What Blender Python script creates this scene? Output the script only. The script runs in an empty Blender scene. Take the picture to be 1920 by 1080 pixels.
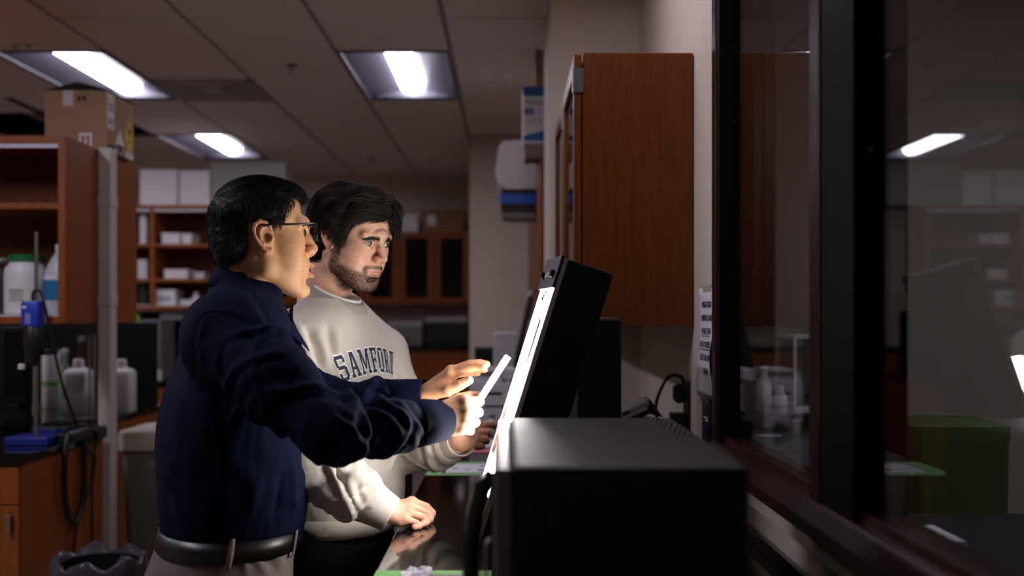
import bpy, math, random
import numpy as np
from mathutils import Vector, Matrix
from mathutils.bvhtree import BVHTree
SC = bpy.context.scene
COL = SC.collection
random.seed(7)
RNG = np.random.default_rng(7)

# ------------------------------------------------------------------ camera, world, exposure
FPX, CX, CY, CAMZ = 1867.0, 950.0, 590.0, 1.38
cam = bpy.data.cameras.new('camera'); camo = bpy.data.objects.new('camera', cam); COL.objects.link(camo)
camo.location = (0, 0, CAMZ); camo.rotation_euler = (math.pi/2, 0, 0)
cam.sensor_width = 36.0; cam.lens = 36.0*FPX/1920.0
cam.shift_x = (960-CX)/1920.0; cam.shift_y = (CY-540)/1920.0
cam.clip_start = 0.05; cam.clip_end = 60
cam.dof.use_dof = True; cam.dof.focus_distance = 2.45; cam.dof.aperture_fstop = 1.7
SC.camera = camo
world = bpy.data.worlds.new('world'); SC.world = world; world.use_nodes = True
world.node_tree.nodes['Background'].inputs[0].default_value = (0.5, 0.48, 0.55, 1)
world.node_tree.nodes['Background'].inputs[1].default_value = 0.02
SC.view_settings.view_transform = 'Standard'; SC.view_settings.look = 'None'
SC.view_settings.gamma = 1.0; SC.view_settings.exposure = 0.4
SC.view_settings.use_curve_mapping = False
SC.cycles.use_denoising = True
SC.cycles.max_bounces = 10; SC.cycles.diffuse_bounces = 6; SC.cycles.transparent_max_bounces = 16
SC.cycles.caustics_reflective = False; SC.cycles.caustics_refractive = False
SC.cycles.sample_clamp_indirect = 8.0
TROFFER_W = 14.0       # radiance of the lit ceiling lamps
NEAR_W, FILL_W, ANNEX_W = 12.0, 46.0, 7.0   # lamps outside the picture; the middle value is for added fill lamps
PANEL_W = 23.0         # radiance of the light box panel

def W(px, py, d):
    "world point seen at photo pixel (px,py) at depth d"
    return Vector(((px-CX)/FPX*d, d, CAMZ-(py-CY)/FPX*d))

# ------------------------------------------------------------------ materials
def lin(c):
    out = []
    for v in c[:3]:
        v = v/255.0
        out.append(v/12.92 if v <= 0.04045 else ((v+0.055)/1.055)**2.4)
    return out
MATS = {}
def mat(name, col=(128,128,128), rough=0.5, metal=0.0, spec=0.5, noise=0.0, nscale=30.0, bump=0.0, bscale=200.0,
        coat=0.0, attr=None, emit=None, stretch=None, alpha=1.0, trans=0.0, sss=0.0):
    if name in MATS: return MATS[name]
    m = bpy.data.materials.new(name); m.use_nodes = True
    nt = m.node_tree; N = nt.nodes; L = nt.links
    b = N['Principled BSDF']
    c = lin(col)
    b.inputs['Base Color'].default_value = (*c, 1)
    b.inputs['Roughness'].default_value = rough
    b.inputs['Metallic'].default_value = metal
    b.inputs['Specular IOR Level'].default_value = spec
    if coat: b.inputs['Coat Weight'].default_value = coat; b.inputs['Coat Roughness'].default_value = 0.08
    if trans: b.inputs['Transmission Weight'].default_value = trans
    if sss:
        b.inputs['Subsurface Weight'].default_value = sss
        b.inputs['Subsurface Radius'].default_value = (1.0, 0.35, 0.2)
        b.inputs['Subsurface Scale'].default_value = 0.006
    if alpha < 1: b.inputs['Alpha'].default_value = alpha
    if emit:
        b.inputs['Emission Color'].default_value = (*emit[0], 1)
        b.inputs['Emission Strength'].default_value = emit[1]
    tc = N.new('ShaderNodeTexCoord')
    src = tc.outputs['Object']
    if stretch:
        mp = N.new('ShaderNodeMapping'); mp.inputs['Scale'].default_value = stretch
        L.new(src, mp.inputs['Vector']); src = mp.outputs['Vector']
    colsock = None
    if attr:
        an = N.new('ShaderNodeAttribute'); an.attribute_name = attr
        colsock = an.outputs['Color']
    if noise > 0:
        nz = N.new('ShaderNodeTexNoise'); nz.inputs['Scale'].default_value = nscale
        nz.inputs['Detail'].default_value = 5.0; nz.inputs['Roughness'].default_value = 0.6
        L.new(src, nz.inputs['Vector'])
        mr = N.new('ShaderNodeMapRange'); mr.inputs['From Min'].default_value = 0.3; mr.inputs['From Max'].default_value = 0.7
        mr.inputs['To Min'].default_value = 1-noise; mr.inputs['To Max'].default_value = 1+noise
        L.new(nz.outputs['Fac'], mr.inputs['Value'])
        mx = N.new('ShaderNodeMix'); mx.data_type = 'RGBA'; mx.blend_type = 'MULTIPLY'; mx.inputs['Factor'].default_value = 1.0
        if colsock is not None: L.new(colsock, mx.inputs['A'])
        else: mx.inputs['A'].default_value = (*c, 1)
        L.new(mr.outputs['Result'], mx.inputs['B'])
        colsock = mx.outputs['Result']
    if colsock is not None: L.new(colsock, b.inputs['Base Color'])
    if bump > 0:
        nz2 = N.new('ShaderNodeTexNoise'); nz2.inputs['Scale'].default_value = bscale; nz2.inputs['Detail'].default_value = 3
        L.new(src, nz2.inputs['Vector'])
        bp = N.new('ShaderNodeBump'); bp.inputs['Strength'].default_value = bump; bp.inputs['Distance'].default_value = 0.002
        L.new(nz2.outputs['Fac'], bp.inputs['Height']); L.new(bp.outputs['Normal'], b.inputs['Normal'])
    MATS[name] = m
    return m

def wood(name, c1, c2, rough=0.42, sc=(44, 44, 1.4), spec=0.25):
    if name in MATS: return MATS[name]
    m = bpy.data.materials.new(name); m.use_nodes = True
    nt = m.node_tree; N = nt.nodes; L = nt.links; b = N['Principled BSDF']
    tc = N.new('ShaderNodeTexCoord'); mp = N.new('ShaderNodeMapping'); mp.inputs['Scale'].default_value = sc
    L.new(tc.outputs['Object'], mp.inputs['Vector'])
    n1 = N.new('ShaderNodeTexNoise'); n1.inputs['Scale'].default_value = 3.0; n1.inputs['Detail'].default_value = 8; n1.inputs['Roughness'].default_value = 0.65
    n1.inputs['Distortion'].default_value = 0.6
    L.new(mp.outputs['Vector'], n1.inputs['Vector'])
    n2 = N.new('ShaderNodeTexNoise'); n2.inputs['Scale'].default_value = 14.0; n2.inputs['Detail'].default_value = 4
    L.new(mp.outputs['Vector'], n2.inputs['Vector'])
    mixv = N.new('ShaderNodeMath'); mixv.operation = 'MULTIPLY_ADD'; mixv.inputs[1].default_value = 0.4
    L.new(n2.outputs['Fac'], mixv.inputs[0]); L.new(n1.outputs['Fac'], mixv.inputs[2])
    r = N.new('ShaderNodeValToRGB'); r.color_ramp.elements[0].position = 0.5; r.color_ramp.elements[1].position = 0.9
    r.color_ramp.elements[0].color = (*lin(c1), 1); r.color_ramp.elements[1].color = (*lin(c2), 1)
    L.new(mixv.outputs[0], r.inputs['Fac']); L.new(r.outputs['Color'], b.inputs['Base Color'])
    bp = N.new('ShaderNodeBump'); bp.inputs['Strength'].default_value = 0.12; bp.inputs['Distance'].default_value = 0.001
    L.new(mixv.outputs[0], bp.inputs['Height']); L.new(bp.outputs['Normal'], b.inputs['Normal'])
    b.inputs['Roughness'].default_value = rough; b.inputs['Specular IOR Level'].default_value = spec
    MATS[name] = m; return m

def glass(name, tint=(255,255,255), dark=1.0, rough=0.0):
    "thin pane: light passes straight through, Fresnel reflection on top"
    if name in MATS: return MATS[name]
    m = bpy.data.materials.new(name); m.use_nodes = True
    nt = m.node_tree; N = nt.nodes; L = nt.links
    for n in list(N): N.remove(n)
    o = N.new('ShaderNodeOutputMaterial'); t = N.new('ShaderNodeBsdfTransparent'); g = N.new('ShaderNodeBsdfGlossy')
    c = lin(tint); t.inputs['Color'].default_value = (c[0]*dark, c[1]*dark, c[2]*dark, 1)
    g.inputs['Roughness'].default_value = rough
    f = N.new('ShaderNodeFresnel'); ge = N.new('ShaderNodeNewGeometry'); io = N.new('ShaderNodeMapRange'); io.inputs['To Min'].default_value = 1.5; io.inputs['To Max'].default_value = 1/1.5
    L.new(ge.outputs['Backfacing'], io.inputs['Value']); L.new(io.outputs['Result'], f.inputs['IOR'])
    mx = N.new('ShaderNodeMixShader')
    L.new(f.outputs[0], mx.inputs[0]); L.new(t.outputs[0], mx.inputs[1]); L.new(g.outputs[0], mx.inputs[2]); L.new(mx.outputs[0], o.inputs[0])
    MATS[name] = m; return m

# ------------------------------------------------------------------ object helpers
LOC = {}
def tag(o, label=None, cat=None, group=None, kind=None):
    if label: o['label'] = label
    if cat: o['category'] = cat
    if group: o['group'] = group
    if kind: o['kind'] = kind
    return o
def thing(name, label, cat, loc, group=None):
    o = bpy.data.objects.new(name, None); COL.objects.link(o)
    o.empty_display_size = 0.05; o.location = loc; LOC[o.name] = Vector(loc)
    return tag(o, label, cat, group)
def base_of(o): return LOC.get(o.name, Vector((0,0,0)))

class MB:
    "collects simple solids in world coordinates; build() links them as ONE mesh object"
    def __init__(s, T=None): s.v = []; s.f = []; s.T = T
    def _add(s, vs, fs):
        n = len(s.v)
        s.v += [ (s.T @ Vector(v)) if s.T is not None else Vector(v) for v in vs]
        s.f += [tuple(i+n for i in f) for f in fs]
        return s
    def box(s, x0, x1, y0, y1, z0, z1):
        vs = [(x0,y0,z0),(x1,y0,z0),(x1,y1,z0),(x0,y1,z0),(x0,y0,z1),(x1,y0,z1),(x1,y1,z1),(x0,y1,z1)]
        return s._add(vs, [(0,3,2,1),(4,5,6,7),(0,1,5,4),(1,2,6,5),(2,3,7,6),(3,0,4,7)])
    def prism(s, poly, vec):
        n = len(poly); vec = Vector(vec)
        vs = [Vector(p) for p in poly] + [Vector(p)+vec for p in poly]
        fs = [tuple(range(n))[::-1], tuple(range(n, 2*n))] + [(i, (i+1) % n, n+(i+1) % n, n+i) for i in range(n)]
        return s._add(vs, fs)
    def tube(s, pts, r, n=10, closed=False, r_end=None):
        pts = [Vector(p) for p in pts]; m = len(pts); rings = []
        up = None
        for i, p in enumerate(pts):
            if closed: t = pts[(i+1) % m]-pts[i-1]
            else: t = pts[min(i+1, m-1)]-pts[max(i-1, 0)]
            t.normalize()
            if up is None:
                up = Vector((0,0,1)) if abs(t.z) < 0.9 else Vector((1,0,0))
            a = t.cross(up)
            if a.length < 1e-4: a = t.cross(Vector((0.3,1,0.2)))
            a.normalize(); b = a.cross(t).normalized(); up = b
            rr = r[i] if isinstance(r, (list, tuple)) else r
            rings.append([p+(a*math.cos(k*2*math.pi/n)+b*math.sin(k*2*math.pi/n))*rr for k in range(n)])
        vs = [v for rg in rings for v in rg]; fs = []
        segs = m if closed else m-1
        for i in range(segs):
            j = (i+1) % m
            for k in range(n):
                fs.append((i*n+k, i*n+(k+1) % n, j*n+(k+1) % n, j*n+k))
        if not closed:
            fs.append(tuple(range(n))[::-1]); fs.append(tuple((m-1)*n+k for k in range(n)))
        return s._add(vs, fs)
    def cyl(s, p0, p1, r, n=16, r2=None):
        return s.tube([p0, p1], [r, r if r2 is None else r2], n)
    def lathe(s, c, prof, n=24, sx=1.0, sy=1.0):
        vs = []; fs = []; m = len(prof)
        for (r, z) in prof:
            for k in range(n):
                a = 2*math.pi*k/n
                vs.append((c[0]+r*math.cos(a)*sx, c[1]+r*math.sin(a)*sy, c[2]+z))
        for i in range(m-1):
            for k in range(n):
                fs.append((i*n+k, i*n+(k+1) % n, (i+1)*n+(k+1) % n, (i+1)*n+k))
        fs.append(tuple(range(n))[::-1]); fs.append(tuple((m-1)*n+k for k in range(n)))
        return s._add(vs, fs)
    def rbox(s, c, hx, hy, prof, rc=0.25, n=5):
        "rounded-square lathe: prof is [(scale, z)]"
        ring = []
        for (sx, sy, a0) in ((1,1,0),(-1,1,90),(-1,-1,180),(1,-1,270)):
            for k in range(n):
                a = math.radians(a0+90*k/(n-1))
                ring.append((sx*hx*(1-rc)+hx*rc*math.cos(a), sy*hy*(1-rc)+hy*rc*math.sin(a)))
        N_ = len(ring); vs = []; fs = []
        for (q, z) in prof:
            vs += [(c[0]+x*q, c[1]+y*q, c[2]+z) for x, y in ring]
        for i in range(len(prof)-1):
            for k in range(N_):
                fs.append((i*N_+k, i*N_+(k+1) % N_, (i+1)*N_+(k+1) % N_, (i+1)*N_+k))
        fs.append(tuple(range(N_))[::-1]); fs.append(tuple((len(prof)-1)*N_+k for k in range(N_)))
        return s._add(vs, fs)
    def build(s, name, m, parent=None, bev=0.0, smooth=False, loc=None):
        me = bpy.data.meshes.new(name)
        if parent is not None: org = base_of(parent)
        elif loc is not None: org = Vector(loc)
        else:
            xs = [v.x for v in s.v]; ys = [v.y for v in s.v]; zs = [v.z for v in s.v]
            org = Vector(((min(xs)+max(xs))/2, (min(ys)+max(ys))/2, min(zs)))
        me.from_pydata([tuple(v-org) for v in s.v], [], s.f); me.update()
        return link_mesh(name, me, m, parent, org, bev, smooth)

def link_mesh(name, me, m, parent, org, bev=0.0, smooth=False):
    o = bpy.data.objects.new(name, me); COL.objects.link(o)
    if m is not None: me.materials.append(m)
    if parent is not None: o.parent = parent; LOC[o.name] = Vector(org)
    else: o.location = org; LOC[o.name] = Vector(org)
    if smooth:
        me.polygons.foreach_set('use_smooth', [True]*len(me.polygons))
        if smooth == 'auto':
            md = o.modifiers.new('edges', 'EDGE_SPLIT'); md.split_angle = math.radians(40)
    if bev:
        md = o.modifiers.new('bevel', 'BEVEL'); md.width = bev; md.segments = 2; md.limit_method = 'ANGLE'; md.angle_limit = math.radians(50)
    return o

def copy_tree(o, loc):
    c = o.copy(); COL.objects.link(c); c.location = loc; LOC[c.name] = Vector(loc)
    for ch in list(o.children):
        d = ch.copy(); COL.objects.link(d); d.parent = c
        for g in list(ch.children):
            e = g.copy(); COL.objects.link(e); e.parent = d
    return c

def text_part(name, s, size, M, m, parent, ext=0.0004, align='LEFT', sx=1.0):
    cu = bpy.data.curves.new('text', 'FONT'); cu.body = s; cu.size = size; cu.align_x = align; cu.extrude = ext; cu.resolution_u = 3
    t = bpy.data.objects.new('text', cu); COL.objects.link(t)
    bpy.context.view_layer.update()
    me = bpy.data.meshes.new_from_object(t); bpy.data.objects.remove(t)
    org = base_of(parent) if parent is not None else Vector((0,0,0))
    me.transform(Matrix.Translation(-org) @ M @ Matrix.Diagonal((sx,1,1,1)))
    me.name = name; me.materials.clear()
    return link_mesh(name, me, m, parent, org)
def frame(o, x, y):
    "matrix with origin o and axes x, y, x cross y"
    x = Vector(x).normalized(); y = Vector(y).normalized(); z = x.cross(y)
    M = Matrix.Identity(4)
    for i in range(3): M[i][0] = x[i]; M[i][1] = y[i]; M[i][2] = z[i]; M[i][3] = o[i]
    return M
def arc(p0, p1, p2, p3, n=16):
    p0, p1, p2, p3 = map(Vector, (p0, p1, p2, p3)); out = []
    for i in range(n+1):
        t = i/n; u = 1-t
        out.append(p0*u**3+p1*3*u*u*t+p2*3*u*t*t+p3*t**3)
    return out
def spline(pts, n=6):
    pts = [Vector(p) for p in pts]; P = [pts[0]]+pts+[pts[-1]]; out = []
    for i in range(1, len(P)-2):
        for k in range(n):
            t = k/n; a, b, c, d = P[i-1], P[i], P[i+1], P[i+2]
            out.append(0.5*((2*b)+(c-a)*t+(2*a-5*b+4*c-d)*t*t+(3*b-a-3*c+d)*t**3))
    out.append(pts[-1]); return out

# shared materials
m_wall = mat('wall_paint', (202,189,174), 0.75, noise=0.03, nscale=6, bump=0.05, bscale=300)
m_tile = mat('ceiling_tile', (226,214,206), 0.9, noise=0.05, nscale=120, bump=0.3, bscale=260)
m_grid = mat('ceiling_grid', (150,140,134), 0.6)
m_dark = mat('dark_plenum', (22,20,22), 0.9)
m_cherry = wood('cherry_wood', (94,48,17), (124,67,27))
m_orange = wood('orange_wood', (122,62,23), (154,86,36), rough=0.45)
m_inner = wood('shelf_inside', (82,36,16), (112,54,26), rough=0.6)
m_maho = mat('window_paint', (46,15,13), 0.34, spec=0.3, noise=0.1, nscale=20)
m_gasket = mat('window_black', (8,8,11), 0.7, spec=.1)
m_epoxy = mat('black_epoxy', (15,12,12), 0.07, spec=0.55, noise=0.1, nscale=40)
m_black = mat('black_plastic', (17,17,19), 0.45)
m_blackmat = mat('black_powdercoat', (9,9,11), 0.6, spec=0.3)
m_white = mat('white_plastic', (215,213,216), 0.45)
m_paper = mat('white_paper', (225,222,226), 0.8)
m_card = mat('cardboard', (168,132,106), 0.85, noise=0.06, nscale=60)
m_steel = mat('brushed_steel', (170,168,165), 0.32, metal=1.0)
m_grey = mat('grey_plastic', (120,118,122), 0.5)
m_ink = mat('black_ink', (22,22,26), 0.7)
# ------------------------------------------------------------------ structure
CZ = 2.776; WX = 0.565; YB = 10.02; XL = -6.0; Y0 = -2.0
def struct(mb, name, m, parent=None, bev=0.0):
    o = mb.build(name, m, parent, bev)
    if parent is None: o['kind'] = 'structure'
    return o
m_floor = mat('floor_vinyl', (140,132,130), 0.35, noise=0.12, nscale=25)
fl = struct(MB().box(XL, 3.2, Y0, YB, -0.1, 0), 'floor', m_floor)
# ceiling: dark plenum slab above, suspended tiles and grid bars below
ce = struct(MB().box(XL, WX, Y0, YB, CZ+0.22, CZ+0.3), 'ceiling', m_dark)
TW = 0.61; TL = 1.22; CXS = [-0.30+TW*j for j in range(-10, 2)]
tile_mesh = {}
def ctile(x0, x1, y0, y1):
    g = 0.012; key = (round(x1-x0, 3), round(y1-y0, 3))
    if key not in tile_mesh:
        me = bpy.data.meshes.new('ceiling_tile'); hx = (x1-x0)/2-g; hy = (y1-y0)/2-g; e = 0.006
        vs = [(-hx+e,-hy+e,0),(hx-e,-hy+e,0),(hx-e,hy-e,0),(-hx+e,hy-e,0),(-hx,-hy,e),(hx,-hy,e),(hx,hy,e),(-hx,hy,e),(-hx,-hy,.018),(hx,-hy,.018),(hx,hy,.018),(-hx,hy,.018)]
        fs = [(0,3,2,1),(8,9,10,11)]+[(i,(i+1)%4,4+(i+1)%4,4+i) for i in range(4)]+[(4+i,4+(i+1)%4,8+(i+1)%4,8+i) for i in range(4)]
        me.from_pydata(vs, [], fs); me.materials.append(m_tile); tile_mesh[key] = me
    o = bpy.data.objects.new('ceiling_tile', tile_mesh[key]); COL.objects.link(o); o.parent = ce
    o.location = Vector(((x0+x1)/2, (y0+y1)/2, CZ))-base_of(ce)
# (column, depth, radiance): the three in view, then one outside the picture and two unseen lamps added as fill
troffers = [(-4, 5.28, TROFFER_W), (-1, 5.28, TROFFER_W), (-4, 7.72, TROFFER_W), (0, 2.26, NEAR_W), (-4, 1.62, FILL_W), (-7, 4.46, FILL_W)]
bar_mesh = {}
def gbar(x0, x1, y0, y1):
    key = (round(x1-x0, 3), round(y1-y0, 3))
    if key not in bar_mesh:
        mb = MB().box(-(x1-x0)/2, (x1-x0)/2, -(y1-y0)/2, (y1-y0)/2, 0.007, 0.03)
        me = bpy.data.meshes.new('grid_bar'); me.from_pydata([tuple(v) for v in mb.v], [], mb.f); me.materials.append(m_grid); bar_mesh[key] = me
    o = bpy.data.objects.new('grid_bar', bar_mesh[key]); COL.objects.link(o); o.parent = ce
    o.location = Vector(((x0+x1)/2, (y0+y1)/2, CZ))-base_of(ce)
for j in range(-9, 2):
    x0 = -0.30+TW*j; x1 = min(x0+TW, WX)
    if x1-x0 < 0.05: continue
    off = {-3: 4.70, 0: 4.70}.get(j, 5.28)
    if j <= -5: off = 5.68
    yend = 7.78 if j >= 0 else YB
    ys = []
    k = -6
    while off+TL*k < yend:
        ys.append(off+TL*k); k += 1
    ys = [max(Y0, ys[0])]+ys[1:] if ys[0] > Y0-TL else [y for y in ys if y > Y0]
    if j <= -5: ys = [y for y in ys if y < 6.95]+[7.90, 9.12]
    ys.append(yend)
    for a, b in zip(ys[:-1], ys[1:]):
        if b <= Y0+0.05: continue
        a = max(a, Y0)
        gbar(x0+0.012, x1-0.012, a-0.012, a+0.012)
        if j <= -5 and abs(a-6.90) < 0.05: continue          # missing tiles: dark plenum shows
        if any(t[0] == j and abs(t[1]-a) < 0.03 for t in troffers): continue
        if j == -3 and abs(a-5.92) < 0.03:
            ctile(x0, x1, a+0.61, b); gbar(x0+.012, x1-.012, a+.598, a+.622); continue
        ctile(x0, x1, a, b)
    gbar(x1-0.012 if j < 1 else x1-0.02, x1+0.012 if j < 1 else x1, Y0, yend if j >= 0 else YB)

# walls
struct(MB().box(XL-0.1, XL, Y0, YB, 0, CZ+0.3), 'wall_left', m_wall)
struct(MB().box(XL, WX+0.1, YB, YB+0.1, 0, CZ+0.3), 'wall_back', m_wall)
struct(MB().box(XL, 3.2, Y0-0.1, Y0, 0, CZ+0.3), 'wall_front', m_wall)
WY0, WY1, WZ0, WZ1 = -0.45, 2.684, 0.985, 2.46       # the window opening
struct(MB().box(WX, WX+0.1, WY1, YB, 0, CZ+0.3).box(WX, WX+0.1, Y0, WY0, 0, CZ+0.3)
       .box(WX, WX+0.1, WY0, WY1, 0, WZ0).box(WX, WX+0.1, WY0, WY1, WZ1, CZ+0.3), 'wall_right', m_wall)
struct(MB().box(0.185, WX, 4.22, 4.9, 0, CZ+0.02), 'wall_pier', m_wall)
struct(MB().box(-0.29, WX, 7.78, YB, 0, CZ+0.02), 'wall_recess', m_wall)
struct(MB().box(XL, XL+0.012, Y0, YB, 0, 0.1).box(XL, -0.29, YB-0.012, YB, 0, 0.1), 'baseboard_back', m_black)

# window
m_pane = glass('window_glass', (244,246,250), 1.0)
wn = bpy.data.objects.new('window_1', None); COL.objects.link(wn); wn.location = (WX, 1.1, WZ0); LOC[wn.name] = Vector(wn.location); wn['kind'] = 'structure'
FX0, FX1 = WX-0.012, WX+0.081
MB().box(FX0, FX1, 2.637, WY1+0.004, WZ0, WZ1).build('window_frame', m_maho, wn, 0.004)
MB().box(FX0+.002, FX1, 2.60, 2.637, 1.0, WZ1-.03).build('glazing_channel', m_gasket, wn, 0.003)
MB().box(FX0-.004, FX1, WY0, WY0+.07, WZ0, WZ1).build('window_frame', m_maho, wn, 0.004)
MB().box(FX0, FX1, WY0, WY1, WZ1-0.06, WZ1+.004).build('window_frame', m_maho, wn, 0.004)
MB().box(FX0, FX1, 1.765, 1.825, WZ0, WZ1).build('mullion', m_maho, wn, 0.005)
MB().box(FX0+.004, FX1, 1.60, 1.765, WZ0, WZ1).build('glazing_channel', m_gasket, wn, 0.003)
# stepped bottom rail
MB().prism([(WX-.03,WY0,.985),(WX-.03,WY0,1.012),(WX-.012,WY0,1.045),(WX+.003,WY0,1.047),(WX+.003,WY0,1.056),(WX+.081,WY0,1.056),(WX+.081,WY0,.985)], (0, WY1-WY0, 0)).build('window_sill', m_maho, wn, 0.003)
MB().box(WX+.004, WX+.016, WY0, WY1-.05, 1.047, 1.062).build('glazing_bead', m_maho, wn, 0.002)
for (a, b) in ((1.825, 2.60), (WY0+.07, 1.60)):
    MB().box(WX+.018, WX+.022, a, b, 1.06, WZ1-.06).build('window_pane', m_pane, wn)
m_screw = mat('screw_steel', (120,118,122), 0.3, metal=1.0)
for y in (87, 228, 370, 512, 638, 795):
    p = W(1375, y, 2.599)
    MB().cyl((p.x, 2.6005, p.z), (p.x, 2.597, p.z), 0.003, 10).build('screw', m_screw, wn)
MB().cyl((WX+.02, 1.601, 1.645), (WX+.02, 1.596, 1.645), 0.004, 10).build('screw', m_screw, wn)
struct(MB().box(WX-.02, WX, 0.6, 2.66, 0.952, 0.983), 'trim_1', m_wall, None, 0.002)

# the dim room behind the window
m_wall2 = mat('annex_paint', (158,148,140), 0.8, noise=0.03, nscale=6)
struct(MB().box(WX+.1, 3.2, 4.3, 4.4, 0, CZ+.3), 'wall_annex_back', m_wall2)
struct(MB().box(3.2, 3.3, Y0, 4.4, 0, CZ+.3), 'wall_annex_side', m_wall2)
struct(MB().box(WX+.1, 3.2, Y0, 4.3, CZ, CZ+.1), 'ceiling_annex', m_tile)
dr = bpy.data.objects.new('door_1', None); COL.objects.link(dr); dr.location = (1.1, 4.29, 0); LOC[dr.name] = Vector(dr.location); dr['kind'] = 'structure'
MB().box(.70, 1.10, 4.27, 4.30, 0.01, 2.70).build('door_leaf', m_maho, dr, .003)
MB().box(1.10, 1.15, 4.26, 4.30, 0, 2.76).box(.668, .70, 4.26, 4.30, 0, 2.76).build('door_frame', m_maho, dr, .003)
MB().cyl((.80, 4.27, 1.0), (.80, 4.21, 1.0), .012).tube([(.80, 4.215, 1.0), (.92, 4.215, 1.0)], .009).build('door_handle', m_steel, dr, 0, True)

# ------------------------------------------------------------------ ceiling fixtures
m_pan = mat('troffer_pan', (92,89,102), 0.4)
tl = {(-4, 5.28): 'lit recessed ceiling light at upper left, over the cardboard carton',
      (-1, 5.28): 'lit recessed ceiling light at the centre top, above the younger man',
      (-4, 7.72): 'small far lit ceiling light above the white boxes on the shelves'}
lamp_words = iter(('above the older man', 'added as fill left of the older man', 'added as fill at far left, nearer the far wall'))
for (j, y, lit) in troffers:
    x0 = -0.30+TW*j+.012; x1 = x0+TW-.024; y0 = y+.012; y1 = y+TL-.012; xc = (x0+x1)/2
    lab = tl.get((j, y)) or 'recessed ceiling light outside the picture, '+next(lamp_words)
    m_bulb = mat('lamp_lens_%g' % lit, (255,255,255), 0.4, emit=((0.92, 0.87, 1.0), lit))
    t = thing('ceiling_light', lab, 'light', (xc, (y0+y1)/2, CZ), 'recessed ceiling lights')
    # white reflector pan: two wings sloping up to the middle
    pan = MB(); a = .03
    for sgn in (-1, 1):
        xe = x0+.012 if sgn < 0 else x1-.012
        pan.prism([(xe, y0+.012, CZ+.004), (xc+sgn*.06, y0+.012, CZ+.085), (xc+sgn*.06, y0+.012, CZ+.092), (xe, y0+.012, CZ+.012)], (0, y1-y0-.024, 0))
    pan.box(xc-.07, xc+.07, y0+.012, y1-.012, CZ+.088, CZ+.096).box(x0, x1, y0+.002, y0+.014, CZ+.0, CZ+.1).box(x0, x1, y1-.014, y1-.002, CZ+.0, CZ+.1)
    pan.build('reflector_pan', m_pan, t)
    MB().box(x0, x0+.014, y0, y1, CZ-.002, CZ+.02).box(x1-.014, x1, y0, y1, CZ-.002, CZ+.02).box(x0, x1, y0, y0+.014, CZ-.002, CZ+.02).box(x0, x1, y1-.014, y1, CZ-.002, CZ+.02).build('frame', m_pan, t, .002)
    # half-round lens with rounded far end
    prof = []; n = 10
    b = MB(); r = .075
    ring = [(-r, .088)]+[(r*math.cos(math.pi+math.pi*i/n), .072+r*.62*math.sin(math.pi+math.pi*i/n)) for i in range(n+1)]+[(r, .088)]
    vs = []; fs = []
    stations = [(y0+.02, .6), (y0+.03, .9), (y0+.05, 1), (y1-.07, 1), (y1-.045, .93), (y1-.03, .75), (y1-.025, .5)]
    for (yy, q) in stations:
        vs += [(xc+px*q, yy, CZ+.088+(pz-.088)*q) for px, pz in ring]
    m = len(ring)
    for i in range(len(stations)-1):
        for k in range(m-1): fs.append((i*m+k, i*m+k+1, (i+1)*m+k+1, (i+1)*m+k))
    fs.append(tuple(range(m))); fs.append(tuple((len(stations)-1)*m+k for k in range(m))[::-1])
    b._add(vs, fs).build('lens', m_bulb, t, 0, True)
# air diffuser
t = thing('air_vent', 'pale square ceiling air vent to the right of the large left light', 'vent', (-1.825, 6.225, CZ))
x0, x1, y0, y1 = -2.118, -1.532, 5.932, 6.518
m_vent = mat('vent_paint', (170,160,158), 0.5)
MB().box(x0, x1, y0, y1, CZ+.02, CZ+.03).build('backing', mat('vent_back', (165,156,152), .7), t)
for i, q in enumerate((0, .045, .09, .135, .18)):
    e = .028; z0 = CZ-.004+.0012*i
    f = MB()
    for (ax, bx, ay, by) in ((x0+q, x1-q, y0+q, y0+q+e), (x0+q, x1-q, y1-q-e, y1-q), (x0+q, x0+q+e, y0+q, y1-q), (x1-q-e, x1-q, y0+q, y1-q)):
        f.box(ax, bx, ay, by, z0, z0+.01)
    f.build('louver', m_vent, t, .003)
MB().box(x0+.225, x1-.225, y0+.225, y1-.225, CZ, CZ+.01).build('louver', m_vent, t, .003)
# sprinklers
def sprinkler(px, py, label):
    d = 1.396*FPX/(CY-py); p = W(px, py, d); c = (p.x, p.y, CZ)
    t = thing('fire_sprinkler', label, 'sprinkler', c)
    MB().lathe((p.x, p.y, CZ-.006), [(.03, 0), (.034, .002), (.034, .006)], 18).build('escutcheon', m_grey, t, 0, 'auto')
    MB().cyl((p.x, p.y, CZ), (p.x, p.y, CZ-.03), .009).build('stem', m_steel, t)
    MB().tube([(p.x-.012, p.y, CZ-.028), (p.x-.014, p.y, CZ-.045), (p.x, p.y, CZ-.058), (p.x+.014, p.y, CZ-.045), (p.x+.012, p.y, CZ-.028)], .003, 6).build('yoke', m_steel, t)
    MB().lathe((p.x, p.y, CZ-.062), [(.006, 0), (.018, .001), (.018, .003), (.004, .005)], 16).build('deflector', m_steel, t)
sprinkler(547, 122, 'small dark fire sprinkler left of the centre ceiling light')
sprinkler(697, 295, 'tiny far fire sprinkler below the centre ceiling light')
p = W(46, 75, 5.05)
t = thing('smoke_detector', 'round ceiling smoke detector with two shiny lamps at the upper left corner', 'detector', (p.x, p.y, CZ))
MB().lathe((p.x, p.y, CZ-.035), [(.05, 0), (.085, .006), (.1, .02), (.105, .036)], 28).build('body', m_tile, t, 0, 'auto')
for s in (-.035, .03):
    MB().lathe((p.x+s, p.y-.02, CZ-.055), [(.004, 0), (.015, .006), (.017, .014), (.012, .024)], 14).build('indicator_lamp', m_steel, t, 0, True)
p = W(47, 200, 6.65)
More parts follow.
